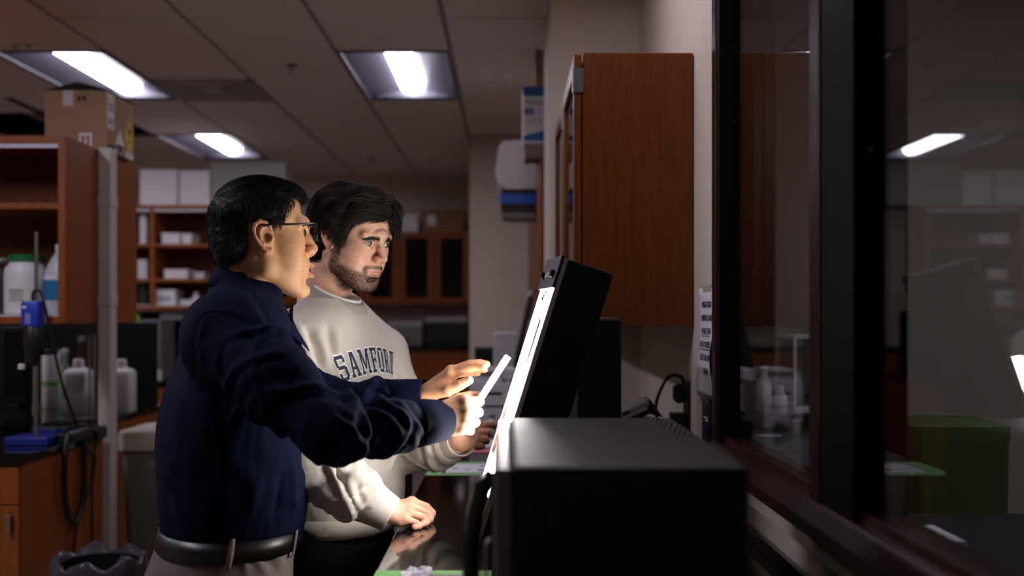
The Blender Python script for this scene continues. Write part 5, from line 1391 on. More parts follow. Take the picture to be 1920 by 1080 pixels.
# ---- hands ------------------------------------------------------------------
def hand(arm, wrist, fingers, thumb, back=None, s=1.0, h=.0015, palm_r=.0125):
    "arm, wrist: points; fingers: 4 lists [MCP, PIP, DIP, tip]; thumb: [CMC, MCP, IP, tip]"
    allp = np.array([arm, wrist]+[p for fg in fingers for p in fg]+list(thumb))
    f = Field(allp.min(0)-.03, allp.max(0)+.03, h)
    wrist = np.asarray(wrist, float); arm = np.asarray(arm, float)
    m0, m3 = np.asarray(fingers[0][0]), np.asarray(fingers[3][0])
    across = unit(m0-m3); along = unit((m0+m3)/2-wrist); nrm = unit(np.cross(across, along))
    if back is not None and nrm @ np.asarray(back) < 0: nrm = -nrm
    # wrist: flattened forearm
    ww = .020*s
    f.cap(arm, wrist, .024*s, .0215*s, 0, 'u', (nrm, .80))
    for i, fg in enumerate(fingers):
        a = wrist+across*(.5-i/3)*ww*1.3+along*.010
        r2 = [.0118, .0122, .0115, .0105][i]*s
        f.cap(a, np.asarray(fg[0])-nrm*.0025, palm_r*s*1.12, r2, .010)
    f.cap(wrist+along*.02, (m0+m3)/2-along*.012, .0165*s, .0125*s, .012)
    # thumb ball
    t = [np.asarray(p, float) for p in thumb]
    f.cap(wrist+along*.012+across*.010, t[1], .0155*s, .0125*s, .012)
    # palm pad below the little finger
    f.cap(wrist+along*.015-across*.014-nrm*.004, m3-nrm*.006-along*.01, .0125*s, .0105*s, .010)
    rs = [[.0098, .0089, .0080, .0070], [.0100, .0091, .0082, .0071], [.0096, .0087, .0078, .0068], [.0087, .0077, .0069, .0061]]
    for i, fg in enumerate(fingers):
        g = Field.__new__(Field); g.__dict__.update(f.__dict__); g.d = np.full_like(f.d, 1.0)
        r = [q*s for q in rs[i]]
        g.chain([np.asarray(p, float) for p in fg], r, .0007)
        # blend with the palm, but only crease against the neighbours
        w = .0055; a = f.d; b = g.d
        base = np.asarray(fg[0])
        k = .0018+.0065*np.exp(-(((f.ax[0][:,None,None]-base[0])**2+(f.ax[1][None,:,None]-base[1])**2+(f.ax[2][None,None,:]-base[2])**2)/.016**2)).astype(F32)
        hh = np.clip(.5+.5*(a-b)/k, 0, 1); f.d = (a*(1-hh)+b*hh-k*hh*(1-hh)).astype(F32)
    for fg in fingers:    # knuckle
        f.ell(np.asarray(fg[0])+nrm*.0022, [.0092*s]*3, .008)
    g = Field.__new__(Field); g.__dict__.update(f.__dict__); g.d = np.full_like(f.d, 1.0)
    g.chain(t[1:], [.0124*s, .0106*s, .0086*s], .001)
    a = f.d; b = g.d
    k = .0018+.008*np.exp(-(((f.ax[0][:,None,None]-t[1][0])**2+(f.ax[1][None,:,None]-t[1][1])**2+(f.ax[2][None,None,:]-t[1][2])**2)/.018**2)).astype(F32)
    hh = np.clip(.5+.5*(a-b)/k, 0, 1); f.d = (a*(1-hh)+b*hh-k*hh*(1-hh)).astype(F32)
    V, Q = f.mesh(2)
    return f, V, Q, nrm
def hand_col(V, fingers, skin, flush):
    C = np.tile(np.array(lin(skin)), (len(V), 1)); rd = np.array(lin(flush)); m = np.zeros(len(V))
    for fg in fingers:
        for j, q in ((0, .4), (1, .45), (2, .3), (3, .45)): m = np.maximum(m, q*np.exp(-((V-np.asarray(fg[j]))**2).sum(1)/.011**2))
    m = np.clip(m+.12*vnoise(V, 40, 2), 0, 1)[:,None]
    return C*(1-m)+rd*m
def nail(pts, nrm, person, r, m):
    "small plate on the back of a finger tip"
    a = np.asarray(pts[0], float); b = np.asarray(pts[1], float); d = unit(b-a); nn = unit(nrm-d*(nrm@d)); sd = np.cross(d, nn)
    V = []; Q = []
    for i in range(5):
        for j in range(7):
            t = (j/6-.5)*2; u = i/4
            th = t*.95; c = b-d*(.0045-.0105*u)+d*.0*abs(t); sc = 1-.25*(u > .9)*t*t
            V.append(c-d*.001*t*t*(u > .5)+(nn*math.cos(th)+sd*math.sin(th)*.95)*(r+.0004)*sc-nn*.0006*(1 if i == 0 else 0))
    for i in range(4):
        for j in range(6): Q.append((i*7+j, i*7+j+1, (i+1)*7+j+1, (i+1)*7+j))
    o = np_mesh('fingernail', np.array(V), np.array(Q), m, person); md = o.modifiers.new('t', 'SOLIDIFY'); md.thickness = .0005; return o

# ---- clothes ------------------------------------------------------------------
def folds(V, N, lines):
    "lines: (A, B, width, amp, bow) soft ridges (amp>0) or creases (amp<0) along segments"
    D = np.zeros(len(V))
    for A, B, w, amp in lines:
        A = np.asarray(A); B = np.asarray(B); ba = B-A; t = np.clip(((V-A)@ba)/(ba@ba), 0, 1)
        q = V-A-t[:,None]*ba; r2 = (q**2).sum(1)
        D += amp*np.exp(-r2/(w*w))*np.sin(np.clip(t, 0.02, .98)*math.pi)**.5
    return V+N*D[:,None]
def onto(V, Q, lines):
    "drop the fold lines, given by photo pixels, on the cloth"
    t = BVHTree.FromPolygons([tuple(v) for v in V], [tuple(q) for q in Q]); o = Vector((0, 0, CAMZ)); out = []
    for (a, b, w, amp) in lines:
        ha = t.ray_cast(o, Vector(wp(*a, 1.0))-o)[0]; hb = t.ray_cast(o, Vector(wp(*b, 1.0))-o)[0]
        if ha is not None and hb is not None: out.append((ha, hb, w, amp))
    return out
def sleeve_folds(V, N, a, b, r, n, amp, seed, t0=0.0, t1=1.0, slant=.9):
    "diagonal rolls of cloth round a limb from a to b"
    a = np.asarray(a, float); b = np.asarray(b, float); ax = b-a; L = np.linalg.norm(ax); ax = ax/L
    p = V-a; t = (p@ax)/L; q = p-(p@ax)[:,None]*ax; rad = np.linalg.norm(q, axis=1)
    u = unit(np.cross(ax, [0, 0, 1])); w = np.cross(ax, u); th = np.arctan2(q@w, q@u)
    m = np.clip((t-t0)/.12+.5, 0, 1)*np.clip((t1-t)/.12+.5, 0, 1)*np.clip((r*2.0-rad)/(r*.5), 0, 1)
    rg = np.random.default_rng(seed); D = 0
    for i in range(n):
        c = t0+(t1-t0)*(i+.5+.3*rg.normal())/n; sl = slant*rg.uniform(.5, 1.2)*(1 if rg.random() < .65 else -1); ph = rg.uniform(-3.1, 3.1); wd = .030+.02*rg.random()
        x = t*L-(c*L+sl*r*np.sin(th-ph)*.9+.25*r*np.sin(2*(th-ph)))
        ext = .35+.65*np.clip(np.cos((th-ph-.6)*.5)**2*1.4-.2, 0, 1)
        prof = np.exp(-(x/(wd*.30))**2)-.75*np.exp(-((x-wd*.42)/(wd*.24))**2)-.35*np.exp(-((x+wd*.6)/(wd*.4))**2)
        D = D+amp*rg.uniform(.6, 1.2)*ext*prof
    return V+N*(D*m)[:,None]
def ring_band(C, F, L, tilt_f, tilt_l, prof, n=64, r_f=.06, r_l=.06, gap=None):
    "closed or open collar: prof is [(radius offset, z offset front, z offset back)]"
    V = []; m = len(prof)
    th = np.linspace(0, 2*math.pi, n, endpoint=False) if gap is None else np.linspace(gap, 2*math.pi-gap, n)
    for (dr, zf, zb) in prof:
        for t in th:
            c = math.cos(t); z = zf*(1+c)/2+zb*(1-c)/2
            V.append(C+F*(r_f+dr)*c+L*(r_l+dr)*math.sin(t)+np.array([0, 0, z+tilt_f*c]))
    Q = []
    e = n if gap is None else n-1
    for i in range(m-1):
        for j in range(e): Q.append((i*n+j, i*n+(j+1) % n, (i+1)*n+(j+1) % n, (i+1)*n+j))
    return np.array(V), np.array(Q)

def simple_body(arms, legs, torso, yaw, feet):
    f = Field(np.array([min(p[0] for p in sum(arms+legs, []))-.18, min(p[1] for p in sum(arms+legs, []))-.18, 0.03]), np.array([max(p[0] for p in sum(arms+legs, []))+.18, max(p[1] for p in sum(arms+legs, []))+.2, 1.5]), .011)
    f.loft(torso, yaw, 0, grow=-.016)
    for a in arms: f.chain(a, [.05, .036, .024][:len(a)], .03)
    for l in legs: f.chain(l, [.075, .05, .036][:len(l)], .03)
    for a, b in feet: f.cap(a, b, .036, .03, .02)
    V, Q = f.mesh(1); return V, Q

# ================================================================ the older man
YM = math.radians(25)
man = thing('person', 'older man in a dark navy shirt, glasses and grey trousers holding up a white card', 'person', (-.53, 1.88, FM))
hm = Pose(wp(490, 449, 1.80)+np.array([-.075*math.sin(math.radians(18)), .075*math.cos(math.radians(18)), 0]), 18, -3.5)
KM = dict(skin=(200,150,108), flush=(178,100,82), lips=(160,92,82), neck=[(-24, 0, -92), (-44, 0, -160)], neck_r=50, slit_w=.0102, sclera=(112,94,86), iris_r=.8, sock=.86, skull=79, open=7.0, hair_m=m_hair, nose=-4, nose_z=1, face_w=1.07, jaw_w=1.06, lip=1.0, brow_n=120, brow_w=1.6, eye_open=2.0, iris=(30,20,16))
fM, VH, QH = build_head(KM)
CH = head_col(VH, KM)
x, y, z = VH.T*1000
st = np.clip((-z-38)/30, 0, 1)*np.clip((x-10)/30, 0, 1)*(.5+.35*vnoise(VH, 240, 4)); CH = CH*(1-.16*np.clip(st, 0, 1))[:,None]
parts = [(hm(VH), QH, CH)]
eyes(hm, KM, man, (1, 0.0, -.06)); brows(hm, fM, KM, man)
# arms
SR, ER, WR = np.array([-.47, 1.70, 1.335]), wp(622, 812, 1.58), wp(810, 790, 1.738)
SL, EL, WL = np.array([-.565, 2.02, 1.325]), np.array([-.35, 2.01, 1.195]), wp(792, 745, 1.965)
m_nail = mat('nail', (214,166,146), .3, spec=.5)
# right hand: a fist round the card
D0 = 1.755
rf = [[wp(868, 752, D0), wp(899, 753, D0+.022), wp(897, 755, D0+.046), wp(879, 757, D0+.050)],
      [wp(871, 770, D0-.004), wp(897, 773, D0+.014), wp(895, 775, D0+.040), wp(877, 777, D0+.044)],
      [wp(868, 787, D0-.004), wp(891, 792, D0+.012), wp(889, 794, D0+.036), wp(872, 795, D0+.040)],
      [wp(862, 803, D0), wp(882, 808, D0+.012), wp(880, 808, D0+.034), wp(866, 809, D0+.036)]]
rt = [wp(838, 770, D0-.015), wp(858, 751, D0+.028), wp(880, 744, D0+.050), wp(900, 743, D0+.056)]
_, V, Q, nr = hand(ER*.35+WR*.65, WR, rf, rt, back=(-.3, -1, 0), s=1.0)
parts.append((V, Q, hand_col(V, rf, (204,152,112), (190,112,84))))
# left hand: open, fingers forward
lf_ = [[wp(846, 702, 1.94), wp(879, 690, 1.925), wp(896, 687, 1.915), wp(908, 688, 1.905)],
       [wp(846, 696, 1.962), wp(881, 683, 1.95), wp(900, 681, 1.942), wp(913, 683, 1.934)],
       [wp(845, 697, 1.982), wp(878, 693, 1.975), wp(896, 692, 1.966), wp(909, 693, 1.957)],
       [wp(842, 702, 2.002), wp(868, 700, 2.0), wp(883, 700, 1.99), wp(896, 700, 1.98)]]
lt = [wp(816, 735, 1.945), wp(842, 731, 1.925), wp(864, 721, 1.915), wp(880, 713, 1.91)]
_, V, Q, nl = hand(EL*.35+WL*.65, WL, lf_, lt, back=(-.2, -.3, 1), s=.98)
parts.append((V, Q, hand_col(V, lf_, (204,152,114), (192,114,88))))
nail(lt[2:], unit(np.array([-.1, -.8, .5])), man, .0086, m_nail)
# torso, legs under the clothes
def TM(px0, px1, y, b, d=1.88):
    "section from the side silhouette px0..px1 at image row y"
    s = d/FPX; h = (px1-px0)/2*s; cx = ((px0+px1)/2-CX)*s; zz = CAMZ-(y-CY)*s
    a = math.sqrt(max(h*h-(b*math.sin(YM))**2, .06**2))/math.cos(YM)
    return (zz, cx, d, a, b)
tabM = [TM(304, 566, 992, .150), TM(302, 574, 970, .160), TM(297, 578, 940, .168), TM(296, 580, 900, .172), TM(290, 574, 850, .178), TM(291, 570, 800, .184), TM(298, 562, 740, .19),
        TM(318, 556, 670, .196), TM(345, 548, 610, .176), TM(376, 535, 565, .122), TM(400, 524, 535, .080), TM(414, 512, 515, .064)]
HZ = .93
hipR, hipL = np.array([-.535, 1.79, .86]), np.array([-.565, 1.97, .86])
kR, kL = np.array([-.51, 1.77, .52]), np.array([-.56, 1.99, .52])
aR, aL = np.array([-.56, 1.76, FM+.10]), np.array([-.60, 2.01, FM+.10])
fdir = np.array([math.cos(YM), math.sin(YM), 0])
V, Q = simple_body([[SR, ER, WR], [SL, EL, WL]], [[hipR, kR, aR], [hipL, kL, aL]], tabM, YM, [(p-[0,0,.055], p-[0,0,.065]+fdir*.13) for p in (aR, aL)])
parts.append((V, Q, np.tile(np.array(lin((190,140,110))), (len(V), 1))))
Vb, Qb, Cb = join(parts); np_mesh('body', Vb, Qb, m_skin, man, Cb)
# hair
def scalp_pick(f, V, Q, poly, n, seed):
    r = np.random.default_rng(seed); P = np.array(poly); x, z = V[:,0], V[:,2]; ins = np.zeros(len(V), bool); j = len(P)-1
    for i in range(len(P)):
        c = ((P[i,1] > z) != (P[j,1] > z)) & (x < (P[j,0]-P[i,0])*(z-P[i,1])/(P[j,1]-P[i,1]+1e-12)+P[i,0]); ins ^= c; j = i
    idx = np.nonzero(ins)[0]
    return V[r.choice(idx, n)]+r.normal(size=(n, 3))*.0012
polyM = np.array([(101,76),(98,90),(84,107),(60,118),(20,128),(-25,129),(-62,114),(-84,84),(-93,40),(-87,0),(-76,-38),(-64,-52),(-46,-42),(-30,-26),(-24,0),(-22,22),(-16,36),(-4,41),(14,34),(22,16),(30,20),(38,26),(46,42),(54,60),(62,76),(74,86)])*.001
capM = Field((-.125, -.10, -.08), (.13, .10, .15), .0028)
capM.ell((-.003, 0, .043), (.0845, .0750, .0780)).ell((.036, 0, .055), (.0475, .0635, .053), .022).ell((-.042, 0, -.004), (.046, .063, .055), .02)
capM.poly_xz(polyM, -.2, .2, .006, 'i')
# hairline on the forehead bows back at the temples
capM.ell((.115, 0, .045), (.052, .085, .046), .010, 's')
Vc, Qc = capM.mesh(1); Nc = vnormals(Vc, Qc); Vc = Vc+Nc*(.0016*vnoise(Vc, 60, 5))[:,None]
hair_parts = [(hm(Vc), Qc)]
def flowM(P):
    x, y, z = P.T; top = np.clip((z-.055)/.04, 0, 1)
    F = np.stack([.9*top-.25*(1-top)*(x < .03)+.25*(1-top)*(x >= .03), .35*np.sign(y)*(1-top)*.3-.25*top, -.9*(1-top)+.12*top], 1)
    return F/np.linalg.norm(F, axis=1, keepdims=True)
rts = scalp_pick(capM, Vc-Nc*.004, Qc, polyM, 6500, 3)
top = np.clip((rts[:,2]-.04)/.05, 0, 1); low = np.clip((.03-rts[:,2])/.07, 0, 1)
ln = .013+.026*top-.004*low; ln *= RNG.uniform(.7, 1.2, len(rts))
pa = grow(capM, rts, ln, flowM, 7, .0035, .1, .22, 4, -.0005)
Vs, Qs = strands(pa, RNG.uniform(.00035, .0006, len(rts)), .2); hair_parts.append((hm(Vs), Qs))
# longer tuft over the forehead
rts = np.stack([RNG.uniform(.045, .070, 420), RNG.uniform(-.045, .045, 420), np.zeros(420)], 1); rts[:,2] = .098+(.062-rts[:,0])*.35-np.abs(rts[:,1])*.25
def flowT(P): F = np.tile(np.array([.95, -.12, -.18]), (len(P), 1)); return F
pa = grow(capM, rts, RNG.uniform(.03, .048, 420), flowT, 8, .008, .35, .25, 9, .0015)
Vs, Qs = strands(pa, RNG.uniform(.0004, .0008, 420), .15); hair_parts.append((hm(Vs), Qs))
Vh, Qh, _ = join([(a, b, np.zeros((len(a), 3))) for a, b in hair_parts]); o = np_mesh('hair', Vh, Qh, m_hair, man); o['label'] = 'short straight black hair'
# glasses
m_frame = mat('glasses_frame', (26,20,20), .25, spec=.5)
def GP(x, y, z): return Vector(hm(np.array([[x, y, z]])*.001)[0])
def lens_out(s, off=0):
    pts = []
    for i in range(28):
        a = 2*math.pi*i/28; ca, sa = math.cos(a), math.sin(a)
        yy = 33+24*math.copysign(abs(ca)**.6, ca); zz = 12+17*math.copysign(abs(sa)**.6, sa)
        pts.append(GP(109-.0032*(yy-10)**2*.9+off, yy*s, zz))
    return pts
mb = MB()
for s in (1, -1): mb.tube(lens_out(s), .0009, 6, closed=True)
mb.tube([GP(109, 9, 16), GP(111, 0, 18), GP(109, -9, 16)], .0012, 6)
for s in (1, -1): mb.tube([GP(108, 10*s, 12), GP(102, 11*s, 6), GP(98, 11*s, 2)], .0007, 6)
g0 = mb.build('eyeglasses', m_frame, man, 0, True); g0['label'] = 'thin dark-framed glasses'
for s in (1, -1):
    MB().tube([GP(101, 56*s, 27), GP(99, 62*s, 27), GP(92, 67*s, 27), GP(50, 74*s, 26), GP(18, 78*s, 27), GP(4, 79*s, 23), GP(-2, 79*s, 14)], [.0016, .0018, .0016, .0022, .0030, .0026, .0016], 8).build('temple', m_frame, g0, 0, True)
    p = lens_out(s); MB()._add(p, [tuple(range(28))]).build('lens', glass('spectacle_glass', (250,250,252), .97), g0)

# shirt --------------------------------------------------------------------
m_shirt = mat('navy_cotton', (7,14,39), .85, spec=.08, noise=.10, nscale=260, bump=.22, bscale=1100)
fS = Field((-.76, 1.42, .93), (-.06, 2.22, 1.50), .0046)
fS.loft(tabM, YM, 0, z0=.955, z1=1.446)
fS.ell((-.485, 1.76, 1.355), (.085, .085, .07), .05); fS.ell((-.545, 1.99, 1.345), (.07, .08, .065), .05)
fS.chain([SR+[-.01,.03,-.005], SR*.55+ER*.45, ER, ER*.45+WR*.55, WR*.93+ER*.07], [.078, .062, .047, .043, .034], .030)
fS.chain([SL, SL*.5+EL*.5], [.072, .058], .055); fS.chain([SL*.5+EL*.5, EL, EL*.5+WL*.5, WL*.90+EL*.10], [.058, .046, .041, .033], .03)
# blouse over the belt
V, Q = fS.mesh(1); N = vnormals(V, Q)
V = sleeve_folds(V, N, SR, ER, .066, 6, .0070, 3, .15, 1.0, 1.1)
V = sleeve_folds(V, N, ER, WR, .050, 9, .0066, 8, -.1, .76, .8)
V = sleeve_folds(V, N, SL, EL, .066, 4, .007, 13, .3, 1.0, 1.0)
V = sleeve_folds(V, N, EL, WL, .048, 8, .0055, 21, -.1, .72, .8)
N = vnormals(V, Q)
ln = [((520, 800), (575, 900), .011, .008), ((538, 800), (515, 890), .008, -.007), ((500, 720), (425, 850), .020, .007), ((470, 740), (385, 900), .014, -.007),
      ((340, 640), (330, 800), .016, .005), ((385, 600), (380, 680), .006, .005), ((376, 598), (366, 690), .005, -.006), ((302, 880), (420, 930), .013, .006), ((310, 930), (480, 962), .010, -.007), ((320, 905), (450, 948), .010, .005),
      ((440, 880), (560, 950), .012, .006), ((420, 640), (520, 760), .014, .006), ((470, 625), (560, 740), .012, -.007), ((545, 860), (548, 960), .008, .007), ((528, 880), (515, 970), .007, -.006), ((480, 900), (470, 970), .009, .005),
      ((430, 545), (520, 620), .014, .004), ((455, 540), (535, 640), .008, -.004), ((640, 770), (690, 850), .008, .006), ((660, 765), (705, 845), .006, -.006), ((735, 772), (760, 840), .006, .006), ((748, 772), (770, 835), .005, -.006)]
ln = onto(V, Q, ln)
V = folds(V, N, ln); V = V+N*(.0016*vnoise(V, 9, 4)*np.clip((1.36-V[:,2])/.1, 0, 1)+.0006*vnoise(V, 34, 6))[:,None]
sh = np_mesh('shirt', V, Q, m_shirt, man); sh['label'] = 'dark navy long-sleeved shirt'
bvhS = BVHTree.FromPolygons([tuple(v) for v in V], [tuple(q) for q in Q])
# cuffs
def cuff(a, b, t0, t1, r0, r1, name='cuff', mtl=None, parent=None, open_=.0012, wob=.001):
    a = np.asarray(a, float); b = np.asarray(b, float); ax = unit(b-a); u = unit(np.cross(ax, [0, 0, 1])); w = np.cross(ax, u); V = []; n = 40
    prof = [(t0, r0*.99), (t0+.001, r0+.0016), ((t0+t1)/2, (r0+r1)/2+.0022), (t1-.002, r1+.0024), (t1, r1+.0018), (t1, r1+.0002), (t1-.012, r1-.001)]
    for (t, r) in prof:
        for i in range(n):
            th = 2*math.pi*i/n; rr = r*(1+.03*math.sin(2*th+.5))+wob*math.sin(3*th+t*90)
            V.append(a+ax*t+(u*math.cos(th)+w*math.sin(th))*rr)
    Q = [(i*n+j, i*n+(j+1) % n, (i+1)*n+(j+1) % n, (i+1)*n+j) for i in range(len(prof)-1) for j in range(n)]
    return np_mesh(name, np.array(V), np.array(Q), mtl, parent)
LR = np.linalg.norm(WR-ER); LL = np.linalg.norm(WL-EL)
cuff(ER, WR, LR-.050, LR+.024, .0415, .0345, 'cuff', m_shirt, man); cuff(EL, WL, LL-.066, LL+.008, .041, .034, 'cuff', m_shirt, man)
# collar: stand and turned-down leaf
Cc = np.array([-.470, 1.884, 1.424]); Lm = np.array([-math.sin(YM), math.cos(YM), 0])
prof = [(-.002, -.030, -.032), (-.004, -.010, -.006), (-.003, .004, .010), (.001, .010, .017), (.006, .004, .010), (.014, -.014, -.008), (.029, -.040, -.034), (.036, -.054, -.050)]
V, Q = ring_band(Cc, fdir, Lm, -.062, 0, prof, 72, .058, .059, gap=.19)
V = V+np.stack([.0015*vnoise(V, 12, 3), .0015*vnoise(V, 12, 4), .002*vnoise(V, 10, 5)], 1)
o = np_mesh('collar', V, Q, m_shirt, man); md = o.modifiers.new('t', 'SOLIDIFY'); md.thickness = .002; md.offset = 0
# collar points
for s in (1, -1):
    b0 = Cc+fdir*.056+Lm*(.018*s)+np.array([0, 0, -.048]); 
    T = [b0+Lm*.030*s+[0, 0, .022], b0+[0, 0, .012], b0+fdir*.006+[0, 0, -.030]+Lm*.020*s, b0+Lm*.046*s-fdir*.006+[0, 0, -.006]]
    V = []; 
    for i in range(5):
        for j in range(5):
            u_, v_ = i/4, j/4; V.append((T[0]*(1-u_)+T[1]*u_)*(1-v_)+(T[3]*(1-u_)+T[2]*u_)*v_)
    Q = [(i*5+j, i*5+j+1, (i+1)*5+j+1, (i+1)*5+j) for i in range(4) for j in range(4)]
    o = np_mesh('collar_point', np.array(V), np.array(Q), m_shirt, man); md = o.modifiers.new('t', 'SOLIDIFY'); md.thickness = .0022
# yoke seam over the shoulder and a chest pocket flap on the far side, draped on the cloth
def drape(pts, dirs, rad, m, name, parent, off=.0006):
    "thin cord laid on the shirt"
    out = []
    for p, d in zip(pts, dirs):
        h = bvhS.ray_cast(Vector(p), Vector(d))
        if h[0] is not None: out.append(h[0]+h[1]*off)
    if len(out) > 3: return MB().tube(out, rad, 6).build(name, m, parent, 0, True)
cam0 = np.array([0, 0, CAMZ])
def from_cam(pxs): return [cam0]*len(pxs), [unit(wp(a, b, 1.0)-cam0) for a, b in pxs]
def seam(px, name='seam', rad=.0006):
    q = [tuple(v)[:2] for v in spline([(a, b, 0) for a, b in px], 8)]
    return drape(*from_cam(q), rad, m_shirt, name, man)
seam([(372, 596), (396, 584), (428, 586), (470, 606), (500, 640)]); seam([(384, 592), (377, 625), (373, 655)])
# trousers, belt
m_tr = mat('grey_trouser', (112,100,98), .8, spec=.2, noise=.08, nscale=300, bump=.15, bscale=900)
def TMt(px0, px1, y, b): return TM(px0, px1, y, b)
tabT = [(.70, -.55, 1.88, .125, .165), (.80, -.548, 1.88, .145, .176), TM(268, 550, 1085, .176), TM(284, 552, 1040, .17), TM(299, 556, 1005, .160), TM(304, 560, 985, .153), TM(305, 561, 970, .150)]
fT = Field((-.78, 1.60, .03), (-.32, 2.16, 1.02), .0056)
fT.loft(tabT, YM, 0)
for hp, kn, an in ((hipR, kR, aR), (hipL, kL, aL)):
    fT.chain([hp+[0,0,-.05], kn, an+[0,0,-.02]], [.105, .082, .070], .03)
V, Q = fT.mesh(1); N = vnormals(V, Q)
ln = onto(V, Q, [((470, 1032), (500, 1078), .008, .005), ((485, 1032), (520, 1075), .007, -.005), ((455, 1032), (462, 1078), .007, .005), ((510, 1030), (530, 1060), .007, .004), ((284, 1056), (345, 1078), .004, -.006), ((288, 1065), (345, 1079), .005, .004)])
V = folds(V, N, ln); np_mesh('trousers', V, Q, m_tr, man)['label'] = 'grey trousers'
# belt follows the waist section
def waist_ring(tab, zc, dz, grow, n=72, e=2.25, tilt=0.0, yaw=YM):
    T = np.array(sorted(tab)); out = []
    for (z, g) in ((zc-dz, 0), (zc-dz, grow), (zc+dz, grow), (zc+dz, 0)):
        cx, cy, a, b = [np.interp(z, T[:,0], T[:,i]) for i in range(1, 5)]
        for i in range(n):
            th = 2*math.pi*i/n; c, s = math.cos(th), math.sin(th); q = (abs(c)**e+abs(s)**e)**(-1/e)
            u, v = (a+g)*q*c, (b+g)*q*s
            out.append((cx+u*math.cos(yaw)-v*math.sin(yaw), cy+u*math.sin(yaw)+v*math.cos(yaw), z+tilt*c))
    return np.array(out), np.array([(i*n+j, i*n+(j+1) % n, ((i+1) % 4)*n+(j+1) % n, ((i+1) % 4)*n+j) for i in range(4) for j in range(n)])
BZ = .966
V, Q = waist_ring(tabT, BZ, .0175, .005); np_mesh('belt', V, Q, mat('belt_leather', (16,12,11), .4), man, smooth=False)['label'] = 'black leather belt'
def wpt(th, z, g):
    T = np.array(sorted(tabT)); cx, cy, a, b = [np.interp(z, T[:,0], T[:,i]) for i in range(1, 5)]; e = 2.25
    c, s = math.cos(th), math.sin(th); q = (abs(c)**e+abs(s)**e)**(-1/e); u, v = (a+g)*q*c, (b+g)*q*s
    return Vector((cx+u*math.cos(YM)-v*math.sin(YM), cy+u*math.sin(YM)+v*math.cos(YM), z))
for th in (-1.75, -.75, .75, 1.75, math.pi-.35):
    pts = [wpt(th, BZ-.026, .002), wpt(th, BZ-.022, .0075), wpt(th, BZ, .008), wpt(th, BZ+.022, .0075), wpt(th, BZ+.026, .002)]
    tn = (wpt(th+.02, BZ, 0)-wpt(th-.02, BZ, 0)).normalized()*.0052
    V = [np.array(p+q) for p in pts for q in (-tn, tn)]; Q = [(2*i, 2*i+1, 2*i+3, 2*i+2) for i in range(4)]
    o = np_mesh('belt_loop', np.array(V), np.array(Q), m_tr, man); md = o.modifiers.new('t', 'SOLIDIFY'); md.thickness = .0015; md.offset = 1
bk = [wpt(-.17, BZ-.02, .009), wpt(-.17, BZ+.02, .009), wpt(.17, BZ+.02, .009), wpt(.17, BZ-.02, .009)]
MB().tube(bk, .0022, 8, closed=True).tube([wpt(0, BZ, .0115), wpt(-.17, BZ, .0095)], .0018, 6).build('buckle', m_steel, man, 0, True)
def shoe(a, d, m, parent, fz, name='shoe'):
    f = Field(a+[-.2,-.2,-.12], a+[.2,.2,.08], .006); a0 = np.array([a[0], a[1], fz])
    f.cap(a0+[0,0,.045]-d*.03, a0+[0,0,.040]+d*.10, .042, .040, .02, 'u'); f.cap(a0+[0,0,.036]+d*.08, a0+[0,0,.03]+d*.17, .040, .030, .02); f.cap(a0+[0,0,.07], a0+[0,0,.11], .042, .040, .02)
    f.op(lambda X, Y, Z: Z-fz-.004+0*X+0*Y, f.lo, f.lo+f.n*f.h, 0, 's')
    V, Q = f.mesh(1); np_mesh(name, V, Q, m, parent)
m_shoe = mat('shoe_black', (18,16,16), .4)
shoe(aR, fdir, m_shoe, man, FM); shoe(aL, fdir, m_shoe, man, FM); place(man, KM_)

# ================================================================ the held card
c0 = W(892, 750, 1.788*KM_); c1 = W(948, 664, 1.79*KM_)
ax = (c1-c0); Lc = ax.length; ax.normalize()
dep = Vector((.245, .94, .0)); dep = (dep-ax*dep.dot(ax)).normalized(); nrmc = ax.cross(dep)
cd = thing('gel_card', 'thin white card held up in the older man\'s right hand', 'card', tuple(c0))
def cp(s, w, t): return c0+ax*s+dep*w+nrmc*t
vs = [cp(s, w, t) for t in (-.0009, .0009) for s, w in ((-.018, .0), (Lc-.006, .0), (Lc, .006), (Lc-.002, .075), (-.018, .075))]
MB()._add(vs, [(4,3,2,1,0), (5,6,7,8,9)]+[(i, (i+1) % 5, 5+(i+1) % 5, 5+i) for i in range(5)]).build('sheet', mat('card_white', (240,238,242), .35), cd)
vs = [cp(s, w, t) for t in (.00095, .00105) for s, w in ((.03, .012), (Lc-.012, .012), (Lc-.012, .065), (.03, .065))]
MB()._add(vs, [(3,2,1,0), (4,5,6,7)]+[(i, (i+1) % 4, 4+(i+1) % 4, 4+i) for i in range(4)]).build('print', mat('card_print', (196,186,206), .3), cd)

# ================================================================ the younger man
YS = math.radians(-25)
stu = thing('person', 'younger bearded man in a pale grey lettered sweatshirt leaning on the counter', 'person', (-.42, 2.36, FS_))
er = wp(617, 450, 2.28); py_, pp_ = math.radians(-33), 11
hs = Pose(er+.0745*np.array([-math.sin(py_), math.cos(py_), 0]), -33, 14, 0)
KS = dict(skin=(216,168,142), flush=(200,118,100), lips=(172,100,90), lip_w=20, sclera=(172,158,150), iris_r=.64, neck=[(-40, 0, -92), (-64, 0, -150)], neck_r=53, hair_m=m_hair2, beard=.80, nose=2, nose_z=-1, face_w=.98, jaw_w=.98, brow_n=420, brow_w=2.4, brow_z=-2.6, brow_arch=2.4, eye_open=2.7, chin=-4, lip=-3.5, nose_w=.84, lip_r=.52, ear=(8, 5, .9, .78), iris=(96,80,62))
fY, VY, QY = build_head(KS)
CY_ = head_col(VY, KS)
partsS = [(hs(VY), QY, CY_)]
eyes(hs, KS, stu, (1, .03, -.02)); brows(hs, fY, KS, stu)
